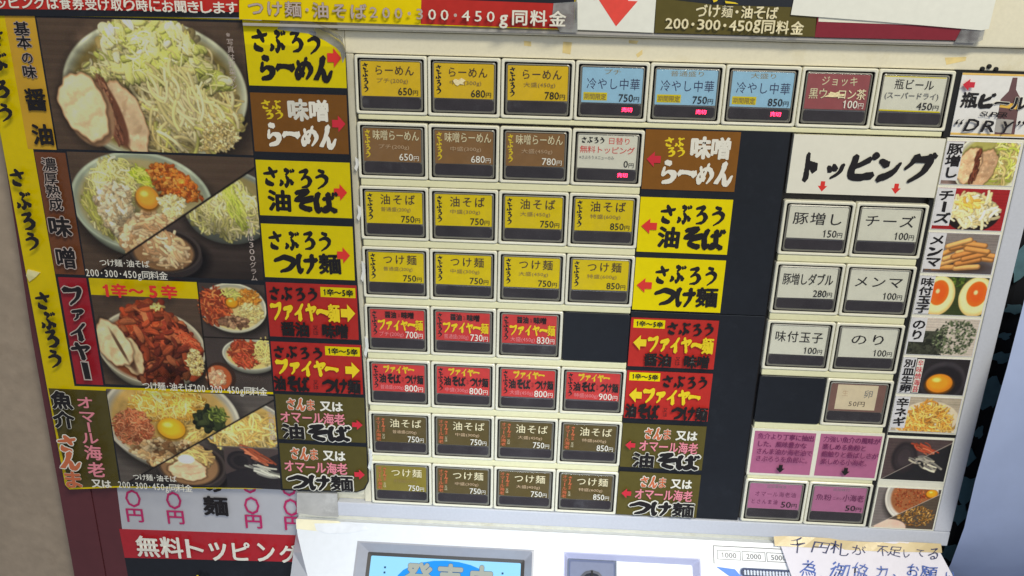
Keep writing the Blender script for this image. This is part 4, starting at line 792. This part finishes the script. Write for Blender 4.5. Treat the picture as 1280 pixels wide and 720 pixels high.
for k in range(len(vs) - 1):
    for j in range(len(us) - 1):
        def P(u, v):
            uu = u + (.012 * math.sin(v * 7) if u > -.05 else 0) - (.10 * max(0, (v - 6.75) / .23) ** 2 if u > -.15 else 0); return (uu, v, lz(u, v))
        b.quad(P(us[j], vs[k + 1]), P(us[j + 1], vs[k + 1]), P(us[j + 1], vs[k]), P(us[j], vs[k]))
child('clear_laminate', b, [LAMIN], strip, org)
# curled lamination at the torn corner
b = MB(); tc_ = [(-.97, -.395), (-.55, -.355), (-.33, -.27), (-.18, -.18), (-.125, -.12), (-.10, .02)]
for k in range(len(tc_) - 1):
    (ua, va), (ub, vb) = tc_[k:k + 2]; h = .02 + .05 * (k + 1); g = .02 + .05 * (k + 2)
    b.quad((ua, va, .004), (ub, vb, .004), (ub + .03, vb - .03 - g * .25, g * .6), (ua + .02, va - .02 - h * .25, h * .5)); b.quad((ua - .05, va + .10, -.0015), (ub - .05, vb + .10, -.0015), (ub, vb, .004), (ua, va, .004))
child('curled_edge', b, [clear_mat('curled_film', (.9, .9, .86), .12, .12, .45)], strip, org)

STK = mat('painted_film_glint', (206, 206, 200), .15, .05, 100, coat=.5)  # opaque pale slivers: highlights on the curling clear film, put into the colour
for (y0, y1, x) in ((196, 214, 444), (256, 276, 447), (326, 352, 452), (420, 446, 456), (560, 588, 461)):
    b = MB(); pts = pxs([(x, y0), (x + 4, y0 + 3), (x + 5, (y0 + y1) / 2), (x + 2, y1), (x - 1, y1 - 4), (x + 1, (y0 + y1) / 2)], 0); b.prism(pts, -.002, .012); child('film_curl_glint', b, [STK], strip, org)

# ---- big photo menu on the left
poster, org = sheet('menu_poster', 'large laminated menu sheet with four bowls of noodles photographed on black', 'poster', [(-5.14, -.42), (-1.49, -.42), (-1.50, 6.94), (-4.3, 7.07), (-5.10, 7.15), (-5.16, 7.06)], -.02, .012, YELD)
def pp(name, m, pts, o0=-.02, o1=-.017): b = MB(); b.prism(pts, o0, o1); return child(name, b, [m], poster, org)
pp('picture_ground', BLACK, [(-4.70, -.39), (-1.47, -.405), (-1.47, 5.16), (-4.70, 5.21)], -.02, -.0185)
GOLD = mat('gold_band', (186, 146, 42), .35, .08, 60, coat=.12, spec=.25); BRB = mat('brown_band', (104, 62, 38), .35, .05, coat=.12, spec=.25); REDB = mat('crimson_band', (146, 34, 44), .35, .05, coat=.12, spec=.25)
pp('title_band', GOLD, rp(-4.775, -.385, -4.355, 1.435)).location
pp('title_band', BRB, rp(-4.69, 1.475, -4.235, 3.325)); pp('title_band', REDB, rp(-4.66, 3.375, -4.225, 5.17))
pp('olive_band', OLIVE, [(-5.135, 5.27), (-4.20, 5.27), (-4.22, 7.03), (-5.10, 7.12)]); pp('picture_ground', BLACK, [(-4.20, 5.255), (-1.47, 5.20), (-1.50, 6.93), (-4.22, 7.04)], -.02, -.0185)
pp('banner_band', YELD, rp(-4.185, 3.37, -2.525, 3.64), -.02, -.0155)
photo('bowl_photo', pic_ramen(), poster, org, -4.33, -.37, -1.475, 1.42, -.0168); photo('bowl_photo', pic_miso(), poster, org, -4.21, 1.455, -1.475, 3.30, -.0168)
photo('bowl_photo', pic_fire(), poster, org, -4.19, 3.375, -1.475, 5.15, -.0168); photo('bowl_photo', pic_fish(), poster, org, -4.19, 5.235, -1.48, 6.95, -.0168)
t = Text(-.0148, TM + [INKGREY, OLIVE, INKNAVY])
def tp(ch, cx, cy, w, h, m=0, sty='h', o=-.015, brush=True, under=None, osty='o', vert=False, jit=0): b = pbox(cx, cy, w, h, o); t.chars(ch, *b, m, sty, gap=.03, brush=brush, under=under, osty=osty, vert=vert, jit=jit)
for ch, x, y, w, h in [('基', 27, 36, 19, 17), ('本', 30.5, 53, 18, 17), ('の', 35, 72, 15, 15), ('味', 38, 89.5, 17, 16), ('醤', 46, 124.5, 26, 27), ('油', 55, 168, 26, 25), ('濃', 63, 205, 18, 16), ('厚', 65.5, 222, 17, 15), ('熟', 68.5, 238, 18, 16), ('成', 72.5, 254, 17, 16), ('味', 77.5, 282, 28, 24), ('噌', 85.5, 321, 25, 25)]:
    tp(ch, x, y, w, h, 0, 'b' if w < 20 else 'h', under=8 if y > 190 or w < 20 else None, brush=False)
for ch, x, y, w, h in [('フ', 94.5, 368, 24, 23), ('ァ', 100, 390, 19, 17), ('イ', 101.5, 412, 25, 22), ('ヤ', 104.5, 436, 25, 21)]: tp(ch, x, y, w, h, 0, under=8, osty='x')
u0, v0, u1, v1 = pbox(110, 461, 8, 21); t.poly([(u0 - .012, v0 - .015), (u1 + .02, v0 - .015), (u1 + .03, v1 + .02), (u0, v1 + .02)], 8); t.poly([(u0, v0), (u1, v0 + .01), (u1 + .012, v1), (u0 + .02, v1)], 0)
for X_ in ([(0, 47), (4, 77), (7, 111), (11, 140)], [(26, 221), (33.5, 250), (39, 275), (44, 300)], [(57.5, 374), (64, 399), (68.5, 421), (72, 446)]):
    for ch, (x, y) in zip('さぶろう', X_): tp(ch, x, y, 21, 22, 0)
tp('魚', 81, 497, 25, 21, 0, 'x', brush=False, under=1); tp('介', 84, 521, 25, 20, 0, 'x', brush=False, under=1)
for ch, x, y in [('さ', 88, 551), ('ん', 92, 572), ('ま', 95.6, 595)]: tp(ch, x, y, 26, 21, 5, 'h', under=1, osty='x')
for k, ch in enumerate('オマール海老'): 
    if ch == 'ー': u0, v0, u1, v1 = pbox(115.5, 530, 3, 12); t.poly([(u0, v0), (u1, v0), (u1, v1), (u0, v1)], 6)
    else: tp(ch, [111, 114, 0, 117.5, 121.5, 125.5][k], [499, 516, 0, 543, 561, 582][k], 21, 15 if k < 4 else 18, 6, 'b', brush=False)
tp('又は', 132, 599, 24, 10, 1, 'h', brush=False)
tp('1', 138, 359, 8, 16, 3, 'x', o=-.013, brush=False)
def tp2(s_, cx, cy, w, h, m=1, sty='m', brush=False): b = pbox(cx, cy, w, h, -.0135); t.chars(s_, *b, m, sty, gap=.02, brush=brush)
t.o = -.0125
for ch, x, w in [('1', 138, 14), ('辛', 155, 20), ('〜', 176, 18), ('5', 197, 13), ('辛', 217, 20)]: tp(ch, x, 359 + (x - 136) * .02, w, 16, 3, 'x', brush=False)
tp2('つけ麺・油そば', 162, 325, 62, 9); tp2('200・300・450g同料金', 165, 338, 102, 10); tp2('つけ麺・油そば200・300・450g同料金', 262, 478.5, 154, 10); tp2('つけ麺・油そば', 201, 588, 54, 8); tp2('200・300・450g同料金', 202, 598, 92, 9)
for s_, x, y, h in (('※写真は野菜マシ', 298, 74, 72), ('※写真は300グラム', 322, 304, 82), ('※写真は並盛', 346, 520, 40)):
    b = pbox(x, y, 8, h, -.0135); t.chars(s_, *b, 8, 'r', gap=.1, brush=False, vert=True)
t.build('lettering', poster, org=org)
b = MB(); cr = [(35, 337), (50, 341), (44, 347), (37, 352), (33, 344)]; b.prism(pxs(cr, 0), -.019, .01); child('folded_flap', b, [mat('film_edge', (214, 206, 150), .3, .05)], poster, org)
b = MB()
for k in range(24):
    v0, v1 = -.42 + k * .31, -.42 + (k + 1) * .31; g = lambda v: .004 + .012 * math.sin(v * 2.1) + .006 * math.sin(v * 5)
    for ua, ub in ((-5.15, -4.0), (-4.0, -2.8), (-2.8, -1.5)): e = lambda u, v: (u, min(v, 7.16 - max(0, (u + 5.1)) * .06), g(v) + .006 * math.sin(u * 3 + v)); b.quad(e(ua, v1), e(ub, v1), e(ub, v0), e(ua, v0))
child('clear_laminate', b, [LAMIN], poster, org)
# red header above the photo menu
q, org2 = sheet('header_banner', 'red banner with white lettering about toppings, above the photo menu', 'banner', pxs([(-20, -30), (300, -30), (299, 15), (-2, 11)], .01), .01, .012, RED)
t = Text(.0105, TM)
for k, ch in enumerate('トッピングは食券受け取り時にお聞きします'):
    x = -14 + k * 16.1; tp_ = pbox(x, 2.0 + k * .42 + (3 if ch in 'ッ' else 0), 13.5 if ch != 'ッ' else 11, 14 if ch != 'ッ' else 9, .011); t.line(ch, *tp_, 1, 'b')
t.build('lettering', q, org=org2)
b = MB(); b.prism(pxs([(-5, 11), (299, 15), (299, 22), (-5, 19.5)], .01), -.004, .0085); child('black_edge', b, [BLACK], q, org2)

# ---- header sheets on the upper housing
HO = .09
def hs(name, lab, cat, px, m, o=HO, th=.02): return sheet(name, lab, cat, pxs(px, o), o, th, m)
q, o2 = hs('header_strip', 'yellow and red strip with outlined lettering on noodle weights', 'sign', [(299, -40), (720, -40), (718, 37.5), (299, 24)], YELD)
b = MB(); b.prism(pxs([(527, -12), (718, -7), (717, 36.5), (526, 30)], HO), HO, HO + .003); child('red_panel', b, [RED], q, o2)
b = MB(); b.prism(pxs([(527, -40), (719, -40), (718, 5), (527, -2)], HO), HO + .003, HO + .005); child('dark_panel', b, [BLACK], q, o2)
t = Text(HO + .006, [INKTAUPE, mat('outline_brown', (96, 66, 30), .4, 0), INKROSE, INKWHITE])
xs = 309
for k, ch in enumerate('つけ麺・油そば200・300・450g同料金'):
    w = {'・': 10, 'g': 15}.get(ch, 14 if ch.isdigit() else 22); h = 6 if ch == '・' else (15 if ch.isdigit() else 19); cx = xs + w / 2; cy = 9.5 + (cx - 309) * .036
    if ch == '・': u, v = at(cx, cy, HO); t.poly([(u + .022 * math.cos(a), v + .022 * math.sin(a)) for a in np.arange(10) * .628], 0)
    else: t.chars(ch, *pbox(cx, cy, w - 2, h, HO), 3 if cx > 527 else 0, 'b' if not ch.isdigit() else 'm', gap=0, brush=False, under=1, osty='h' if not ch.isdigit() else 'b')
    xs += w + (1.5 if not ch == '・' else 1)
t.build('lettering', q, org=o2)
b = MB(); b.prism(pxs([(692, 4), (722, 2), (722, 41), (700, 40), (690, 22)], HO + .008), HO + .008, HO + .011); child('clear_tape', b, [TAPE], q, o2)
q, o2 = hs('arrow_sheet', 'white paper sheet with a large red arrow pointing down', 'sign', [(721.5, -40), (823, -40), (817, 41), (720, 37)], mat('white_paper', (204, 204, 194), .6, .03, 200, .05))
b = MB(); b.prism(pxs([(740, -30), (742, 0), (748, -1), (770, 33), (797, 1.5), (785, 1), (788, -30)], HO), HO, HO + .002); child('red_arrow', b, [mat('arrow_red', (206, 62, 50), .5, .05)], q, o2)
q, o2 = hs('weight_notice', 'olive sheet with cream serif lettering on noodle weights, between white papers', 'sign', [(822, -40), (1030, -40), (1018.5, 46), (818.5, 41)], OLIVE)
b = MB(); b.prism(pxs([(838, -40), (1005, -40), (996, 9), (895, 6), (836, -1)], HO), HO, HO + .002); child('dark_picture', b, [BLACK], q, o2)
t = Text(HO + .003, [INKCREAM, INKYEL])
def hl(s_, x0, x1, y0, sl, h):
    tot = sum(.55 if c in '・g' or c.isdigit() else 1 for c in s_); x = x0; un = (x1 - x0) / tot
    for ch in s_:
        w = un * (.55 if ch in '・g' or ch.isdigit() else 1); cx = x + w / 2; cy = y0 + (cx - x0) * sl
        if ch == '・': u, v = at(cx, cy, HO); t.poly([(u + .02 * math.cos(a), v + .02 * math.sin(a)) for a in np.arange(10) * .628], 0)
        else: t.line(ch, *pbox(cx, cy, w * .86, h * (.8 if ch.isdigit() else 1), HO), 0, 'b' if not ch in '麺' else 'm')
        x += w
hl('づけ麺・油そば', 869, 973, 13, .035, 15); hl('200・300・450g同料金', 831, 1004, 29, .035, 16)
t.poly(pxs([(890, 0), (894, -3), (896, 1), (891, 3)], HO), 1); t.poly(pxs([(905, 1), (918, 3), (922, 5), (906, 4)], HO), 1)
t.build('lettering', q, org=o2)
DRED = mat('dark_red_print', (112, 34, 44), .35, .04, coat=.12, spec=.25)
q, o2 = hs('red_border_sheet', 'sheet with a dark red lower band, mostly behind white paper', 'sign', [(1022, 5), (1230, 20), (1222, 51), (1018.5, 46.5)], DRED)
b = MB(); b.prism(pxs([(1024, 10), (1226, 24), (1224, 34), (1023, 27)], HO), HO, HO + .002); child('white_band', b, [WHTCARD], q, o2)
b = MB(); b.prism(pxs([(1206, 28), (1232, 30), (1228, 50), (1218, 54), (1193, 53)], HO + .004), HO + .004, HO + .008); child('clear_tape', b, [TAPE], q, o2)
sheet('blank_paper', 'blank white paper sheet hanging over the dark red band', 'paper', pxs([(998, -30), (988.5, 18.5), (1100, 27), (1227, 38), (1236, 36), (1252, -30)], HO + .02), HO + .02, .004, mat('white_paper', (204, 204, 194), .6, .03, 200, .05))
slab('edge_rail', mat('grey_edge_rail', (150, 146, 140), .35, .05), [(-1.46, -.372, 8.1, -.335, .0305, HO - .021)], .006)

# ---- topping sign, beer sign, topping pictures, pink notes
q, o2 = sheet('topping_sign', 'white sign with big black brush letters and two small red arrows', 'sign', rp(6.01, .888, 8.03, 1.70), .0, .1, mat('white_sign', (206, 203, 188), .4, .02, 200, coat=.2))
t = Text(.0008, TM)
for ch, x, y, w, h in [('ト', 1012, 209, 22, 34), ('ッ', 1044, 211, 24, 24), ('ピ', 1078, 208, 35, 34), ('ン', 1111, 210, 30, 32), ('グ', 1147, 210, 37, 36)]: b = pbox(x, y, w, h); t.chars(ch, *b, 0, 'x', gap=0)
t.build('lettering', q, org=o2)
for x, y in ((1028, 233), (1120, 236)): t = Text(.0008, TM); t.arrow(*pbox(x, y, 12, 13), 'd', 3); t.build('red_arrow', q, org=o2)
BW = mat('beer_white', (200, 198, 194), .4, .03, coat=.2)
q, o2 = sheet('beer_sign', 'white bottled beer sign with a bottle picture and gold bands', 'sign', rp(8.075, .02, 9.32, .845), -.002, .015, BW)
b = MB(); b.prism(rp(8.075, .02, 9.32, .045), -.002, 0); b.prism(rp(8.075, .80, 9.32, .83), -.002, 0); child('gold_band', b, [mat('gold_strip', (214, 176, 92), .4)], q, o2)
GLS = mat('bottle_brown', (92, 66, 66), .3, .05); GLG = mat('bottle_gold', (196, 158, 66), .3, .05); SLV = mat('bottle_silver', (150, 146, 140), .3, .15, 60)
b = MB()
def bp(pts, m): i = MB(); i.prism(pxs(pts, 0), -.002, 0.0005 + m * .0006); k0 = len(b.v); b.v += i.v; b.f += [tuple(x + k0 for x in f) for f in i.f]; b.m += [m] * len(i.f)
bp([(1266, 97), (1272, 97), (1270, 112), (1275, 122), (1268, 168), (1243, 168), (1251, 124), (1261, 114)], 0); bp([(1252, 128), (1273, 130), (1272, 137), (1249, 134)], 1); bp([(1246, 148), (1267, 150), (1264, 167), (1243, 165)], 2)
child('bottle_picture', b, [GLS, GLG, SLV], q, o2)
t = Text(.003, TM)
for ch, x, y, w, h in [('瓶', 1212, 125, 20, 19), ('ビ', 1233, 126, 19, 18), ('ー', 1252, 129, 17, 10), ('ル', 1273, 129, 19, 17)]: b = pbox(x, y, w, h); t.chars(ch, *b, 0, 'x', gap=0, under=1 if x > 1240 else None, osty='o')
for s_, x, y, w, h, st in [('S', 1228, 142, 7, 6, 'm'), ('U', 1235, 142.4, 7, 6, 'm'), ('P', 1241.5, 142.8, 7, 6, 'm'), ('E', 1248.5, 143, 7, 6, 'm'), ('R', 1255.5, 143.3, 7, 6, 'm'), ('“', 1198, 152, 9, 7, 'b'), ('D', 1214, 156, 16, 15, 'b'), ('R', 1235, 157.5, 16, 14, 'b'), ('Y', 1256, 158.5, 14, 14, 'b'), ('”', 1274, 154, 9, 7, 'b')]:
    b = pbox(x, y, w, h); t.line(s_, *b, 0, st, shear=.28)
t.arrow(*pbox(1209, 105.5, 15, 15), 'l', 4); t.build('lettering', q, org=o2)
TAG = mat('grey_name_tag', (190, 188, 188), .5)
cards = [('豚増し', pic_pork, 'pork slice picture with white name tag, topmost of the topping pictures', 3, .20), ('チーズ', pic_cheese, 'shredded cheese picture on red ground, second topping picture', 3, .22), ('メンマ', pic_menma, 'bamboo shoot picture, between the cheese and the halved eggs', 3, .22), ('味付玉子', pic_egg, 'halved boiled egg picture with orange yolks', 4, .19), ('のり', pic_nori, 'dark green seaweed sheet picture', 2, .20), ('別皿生卵', pic_raw, 'raw egg yolk in black dish picture', 4, .17), ('辛ネギ', pic_negi, 'shredded orange spicy leek picture', 3, .19)]
for k, (s_, f_, lab, n, tw) in enumerate(cards):
    v0 = .91 + k * .640; v1 = v0 + .597; q, o2 = sheet('topping_picture', lab, 'picture', rp(8.055, v0, 9.045, v1), -.005, .006, TAG, 'topping pictures in a column beside the side rim')
    photo('photo', f_(), q, o2, 8.075, v0 + .006, 9.03, v1 - .006, -.0045)
    b = MB(); b.prism(rp(8.075, v0 + .01, 8.085 + tw, v0 + .01 + min(.575, .15 * n + .08)), -.0045, -.003); child('name_tag', b, [TAG], q, o2)
    t = Text(-.0025, TM); t.chars(s_, 8.085, v0 + .03, 8.075 + tw, v0 + .0 + min(.57, .15 * n + .06), 0, 'h', vert=True)
    if k == 5: t.rect(8.26, v0 + .02, 8.36, v0 + .57, 1); t.chars('辛味焼海苔', 8.265, v0 + .03, 8.355, v0 + .56, 4, 'm', vert=True, brush=False)
    t.build('lettering', q, org=o2)
for v0, v1, f_, lab in ((5.45, 6.225, pic_shrimp, 'grey picture of dried shrimp and fish split by a diagonal'), (6.335, 7.115, pic_powder, 'picture of shrimp bowl and brown fish powder at the lowest corner')):
    q, o2 = sheet('seafood_picture', lab, 'picture', rp(8.055, v0, 9.065, v1), -.005, .006, WHTCARD, 'seafood pictures below the topping pictures'); photo('photo', f_(), q, o2, 8.075, v0 + .02, 9.045, v1 - .02, -.0045)
for u0, L, lab in ((6.03, ['魚介より丁寧に抽出', 'した、風味豊かな', 'さんま油か海老油で', 'さぶろうを魚郎に。'], 'pink note with four lines and an arrow above the lobster oil button'), (7.035, ['力強い魚介の風味が', '楽しめる魚粉と', '歯触りと香ばしさが', '楽しめる小海老。'], 'pink note with four lines and an arrow above the fish powder button')):
    fr, of = sheet('pink_note', lab, 'note', rp(u0 - .03, 5.41, u0 + .975, 6.24), -.008, .1, BEZEL, 'pink notes above the lowest topping buttons')
    b = MB(); b.prism(rp(u0 + .01, 5.455, u0 + .945, 6.20), -.008, -.005); child('pink_paper', b, [PINK], fr, of)
    t = Text(-.0045, TM + [INKPURP])
    for k, s_ in enumerate(L): t.chars(s_, u0 + .06, 5.49 + k * .125, u0 + .06 + .096 * len(s_), 5.49 + k * .125 + .105, 10, 'm', gap=.04, brush=False)
    t.arrow(u0 + .40, 6.01, u0 + .53, 6.15, 'd', 0); t.build('lettering', fr, org=of)
q, o2 = sheet('grey_tape', 'grey translucent tape over the corner below the label strip', 'tape', pxs([(371, 616), (421, 617), (423, 646), (398, 645), (371, 641)], .004), .004, .056, mat('dirty_tape', (170, 168, 164), .25, .1, 60, .3, coat=.3, big=.3, stain=(206, 204, 200)))
b = MB(); b.prism([(-1.26, .06), (-.55, .06), (-.50, .10), (-.66, .20), (-.85, .24), (-1.235, .22)], -.002, .006); q = obj('yellowed_tape', b.mesh('yellowed_tape', [mat('yellowed_tape', (206, 200, 172), .5, .08, 90, .1)], xf=SL)); q['label'] = 'yellowed tape scrap with ragged edge on the console corner'; q['category'] = 'tape'
b = MB(); b.prism([(-.95, .12), (-.45, .09), (-.10, .11), (-.05, .17), (-.3, .24), (-.7, .27), (-.9, .23)], .006, .010); q = obj('white_tape', b.mesh('white_tape', [mat('pale_tape', (214, 217, 222), .35, .08, 90, .15)], xf=SL)); q['label'] = 'thin pale tape scrap overlapping the yellowed tape on the console'; q['category'] = 'tape'

# ---- hand-written note taped to the console
NP = mat('note_paper', (214, 210, 218), .7, .02, 200, .04, k=.8)
no = (8.0, 1.5, .0); W_no = W(*SL(8, 1.5, 0))
NL = [(6.60, -.045), (6.66, .08), (6.80, .60), (6.92, 1.1), (7.0, 1.6)]; NR = [(9.14, -.045), (9.20, .08), (9.36, .44), (9.55, .9), (9.75, 1.6)]
b = MB()
def nz(f, s_): return .03 + .035 * math.sin(f * 3.1) * (.3 + s_) + .05 * max(0, .12 - f) * (1 + s_) + .03 * math.sin(f * 9 + s_ * 3)
for k in range(4):
    for j in range(12):
        f0, f1 = j / 12, (j + 1) / 12; g = lambda f, i: (NL[i][0] + (NR[i][0] - NL[i][0]) * f, NL[i][1] + (NR[i][1] - NL[i][1]) * f, nz(f, NL[i][1])); b.quad(g(f0, k + 1), g(f1, k + 1), g(f1, k), g(f0, k))
note = obj('handwritten_note', b.mesh('handwritten_note', [NP], xf=SL)); note['label'] = 'white handwritten note in pen taped to the console with brown tape'; note['category'] = 'note'
b = MB(); 
for j in range(12):
    f0, f1 = j / 12, (j + 1) / 12; g = lambda f, s_: (6.57 + 2.66 * f, s_ - .09 * max(0, f - .7) * (s_ > 0), nz(f, s_) + .004); b.quad(g(f0, .115), g(f1, .115), g(f1, -.05), g(f0, -.05))
obj('brown_tape', b.mesh('brown_tape', [mat('brown_tape', (176, 158, 118), .35, .06, 60, .1, coat=.2)], xf=SL), note)
t = Text(0, [INKNAVY, INKBLUE])
def hw(ch, cx, cy, w, h, m=0, rot=0.0):
    w *= .92; h *= .95; a0 = random.uniform(-.08, .08); rot += a0
    u, s_ = ats(cx, cy); du = ats(cx + w / 2, cy)[0] - ats(cx - w / 2, cy)[0]; ds = ats(cx, cy + h / 2)[1] - ats(cx, cy - h / 2)[1]
    a, tt, _ = text_mesh(ch); a = a + .05 * np.sin(a[:, ::-1] * 5 + random.uniform(0, 6)) + .02 * np.sin(a[:, ::-1] * 13 + random.uniform(0, 6)); t._lay(a, tt, m, u - du / 2, s_ - ds / 2, du, ds, 'r' if m == 0 else 'm', rot, .22, .25)
for a in [('千', 995, 682, 20, 19, 0, -.2), ('円', 1024, 685, 22, 15, 0, .15), ('札', 1048, 686, 26, 17, 0, .15), ('が', 1073, 688, 18, 14, 0, .1), ('不', 1102, 689, 15, 14), ('足', 1117, 690, 17, 14, 0, .1), ('し', 1131, 692, 8, 11, 0, -.3), ('て', 1148, 692, 10, 9, 0, .1), ('る', 1165, 693, 14, 15, 0, .1),
          ('為', 1010, 712, 22, 22, 1, .1), ('、', 1026, 722, 4, 4, 1), ('御', 1048, 714, 25, 24, 1, .2), ('協', 1074, 715, 20, 22, 1, .1), ('力', 1099, 716, 15, 18, 1, .1), ('、', 1115, 720, 4, 4, 1), ('お', 1139, 714, 16, 16, 1, .1), ('願', 1159, 717, 24, 18, 1, .05), ('い', 1187, 719, 12, 9, 1)]: hw(*a)
def nxf(V):
    V = V.copy(); f = (V[:, 0] - 6.65) / 2.6; V[:, 2] += np.array([nz(a, c) + .008 for a, c in zip(f, V[:, 1])]); return SLA(V)
t.build('handwriting', note, xf=nxf)

# ------------------------------------------------------------------ the place round the machine
def struct(name, me): o = obj(name, me); o['kind'] = 'structure'; return o
b = MB(); L_ = pxs([(-8, 160), (0, 200), (34, 420), (89, 720), (110, 840)], -.3); wp = [(-14, -4)] + [(L_[0][0], -4)] + L_ + [(-14, L_[-1][1])]
b.prism(rp(-14, -4, -5.0, 14), -.5, -.32); struct('wall', b.mesh('wall', [mat('plaster_wall', (140, 126, 110), 0.85, .07, 120, .5, big=.12, stain=(122, 106, 90))]))
b = MB(); b.prism([(-5.22, -3), (-4.80, -3), (-4.80, 14), (-5.46, 14), (-5.36, 8.9), (-5.31, 4.4), (-5.21, 1.6)], -.32, -.11)
b.prism(rp(-4.79, -3, -4.30, 14), -.32, -.125); b.prism(rp(-4.83, -3, -4.77, 14), -.32, -.145)
q = obj('maroon_door_post', b.mesh('maroon_door_post', [mat('maroon_paint', (80, 38, 42), .4, .05, 120, .1, coat=.1, big=.08)])); q['label'] = 'maroon painted post between the plaster wall and the photo menu'; q['category'] = 'post'
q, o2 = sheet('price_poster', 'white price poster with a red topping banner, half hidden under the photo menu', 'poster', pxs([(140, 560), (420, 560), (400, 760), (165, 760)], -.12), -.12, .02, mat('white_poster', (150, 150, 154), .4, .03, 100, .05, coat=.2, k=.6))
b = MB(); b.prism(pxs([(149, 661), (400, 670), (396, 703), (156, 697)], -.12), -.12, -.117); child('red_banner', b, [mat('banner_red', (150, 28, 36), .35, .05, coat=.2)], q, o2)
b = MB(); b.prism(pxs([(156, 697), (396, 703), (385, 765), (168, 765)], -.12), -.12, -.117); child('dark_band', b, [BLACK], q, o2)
t = Text(-.116, [INKMAG, INK, INKPINK, INKWHITE, INKYEL])
for x, ys in ((162, (594, 623, 644)), (213, (598, 625, 646)), (310, (605, 631, 651)), (359, (608, 633, 653))):
    for k, y in enumerate(ys): xx = x + (y - 620) * .12; t.line('〇' if k < 2 else '円', *pbox(xx + 4, y, 18 if k < 2 else 20, 21 if k < 2 else 16, -.116), 0, 'b' if k == 2 else 'b')
t.chars('の', *pbox(268, 605, 24, 18, -.116), 1, 'x', brush=False); t.chars('麺', *pbox(271, 631, 31, 23, -.116), 1, 'x', brush=False)
for k, (ch, x) in enumerate([('無', 186), ('料', 216), ('ト', 245), ('ッ', 274), ('ピ', 303), ('ン', 334), ('グ', 362)]): t.line(ch, *pbox(x, 681 + k * 1.4 + (2 if ch in 'ッ' else 0), 27 if k < 2 else 21, 25 if k < 2 else 22, -.1155), 3, 'b')
t.line('か', *pbox(252, 722, 16, 12, -.1155), 4, 'b'); t.build('lettering', q, org=o2)
# dark patterned cloth behind the machine on the right
b = MB()
for j in range(24):
    u0, u1 = 8.2 + j * .35, 8.2 + (j + 1) * .35; z = lambda u: -1.6 + .12 * math.sin(u * 3.1) + .05 * math.sin(u * 8)
    b.quad((u0, 16, z(u0)), (u1, 16, z(u1)), (u1, -4, z(u1)), (u0, -4, z(u0)))
cloth = obj('patterned_curtain', b.mesh('patterned_curtain', [mat('navy_cloth', (10, 13, 22), .8, .1, 300)])); cloth['label'] = 'dark navy curtain with muted teal spots behind the right side rim'; cloth['category'] = 'curtain'
t = Text(-1.40, [mat('teal_spot', (52, 76, 86), .8, .1, 200, k=.3)])
for x, y, w, h in [(1276, 330, 26, 40), (1268, 386, 30, 12), (1256, 420, 16, 9), (1252, 447, 24, 14), (1238, 492, 32, 40), (1268, 470, 14, 30), (1224, 540, 10, 16), (1210, 572, 16, 22), (1206, 612, 28, 34), (1199, 642, 20, 26), (1188, 690, 26, 20), (1230, 585, 12, 12)]:
    u, v = at(x, y, -1.4); a_, c_, = at(x + w / 2, y, -1.4)[0] - u, at(x, y + h / 2, -1.4)[1] - v; ph = random.random(); t.poly([(u + a_ * math.cos(k * .449) * (1 + .35 * math.sin(k * 1.3 + ph * 6)), v + c_ * (1 + .25 * math.sin(k * 2.1 + ph * 9)) * math.sin(k * .449)) for k in range(14)], 0)
t.build('printed_spot', cloth)
# white sheet hanging at the right
b = MB(); E_ = [(1300, 300), (1278, 388), (1259, 460), (1239, 530), (1219, 602), (1206, 660), (1191, 709), (1176, 780)]
def so(v): return .5 - .10 * (v - 5.2) ** 2
rows_ = [at(x, y, so(at(x, y, so(at(x, y, .5)[1]))[1])) for x, y in E_]
for k in range(len(rows_) - 1):
    for j in range(14):
        f0, f1 = (j / 14) ** 1.5, ((j + 1) / 14) ** 1.5
        def g(f, i): u, v = rows_[i]; uu = u + 4.5 * f; vv = v - f * .6; return (uu, vv, .5 + min(1, f * 4) * (.16 * math.sin(vv * 1.5 + uu * .9) + .07 * math.sin(vv * 3.1 - uu * 2.2)) - .10 * (rows_[i][1] - 5.2) ** 2 - .05 * max(0, .12 - f))
        b.quad(g(f0, k + 1), g(f1, k + 1), g(f1, k), g(f0, k))
me = b.mesh('hanging_sheet', [mat('blue_white_sheet', (154, 167, 200), .7, .03, 60, .15, k=.8)])
bm = bmesh.new(); bm.from_mesh(me); bmesh.ops.remove_doubles(bm, verts=bm.verts[:], dist=1e-5); bm.to_mesh(me); bm.free()
for p in me.polygons: p.use_smooth = True
q = obj('hanging_sheet', me); q['label'] = 'plain bluish white sheet with soft creases hanging beside the machine'; q['category'] = 'sheet'
for o in bpy.data.objects:
    if '_o' in o: del o['_o']
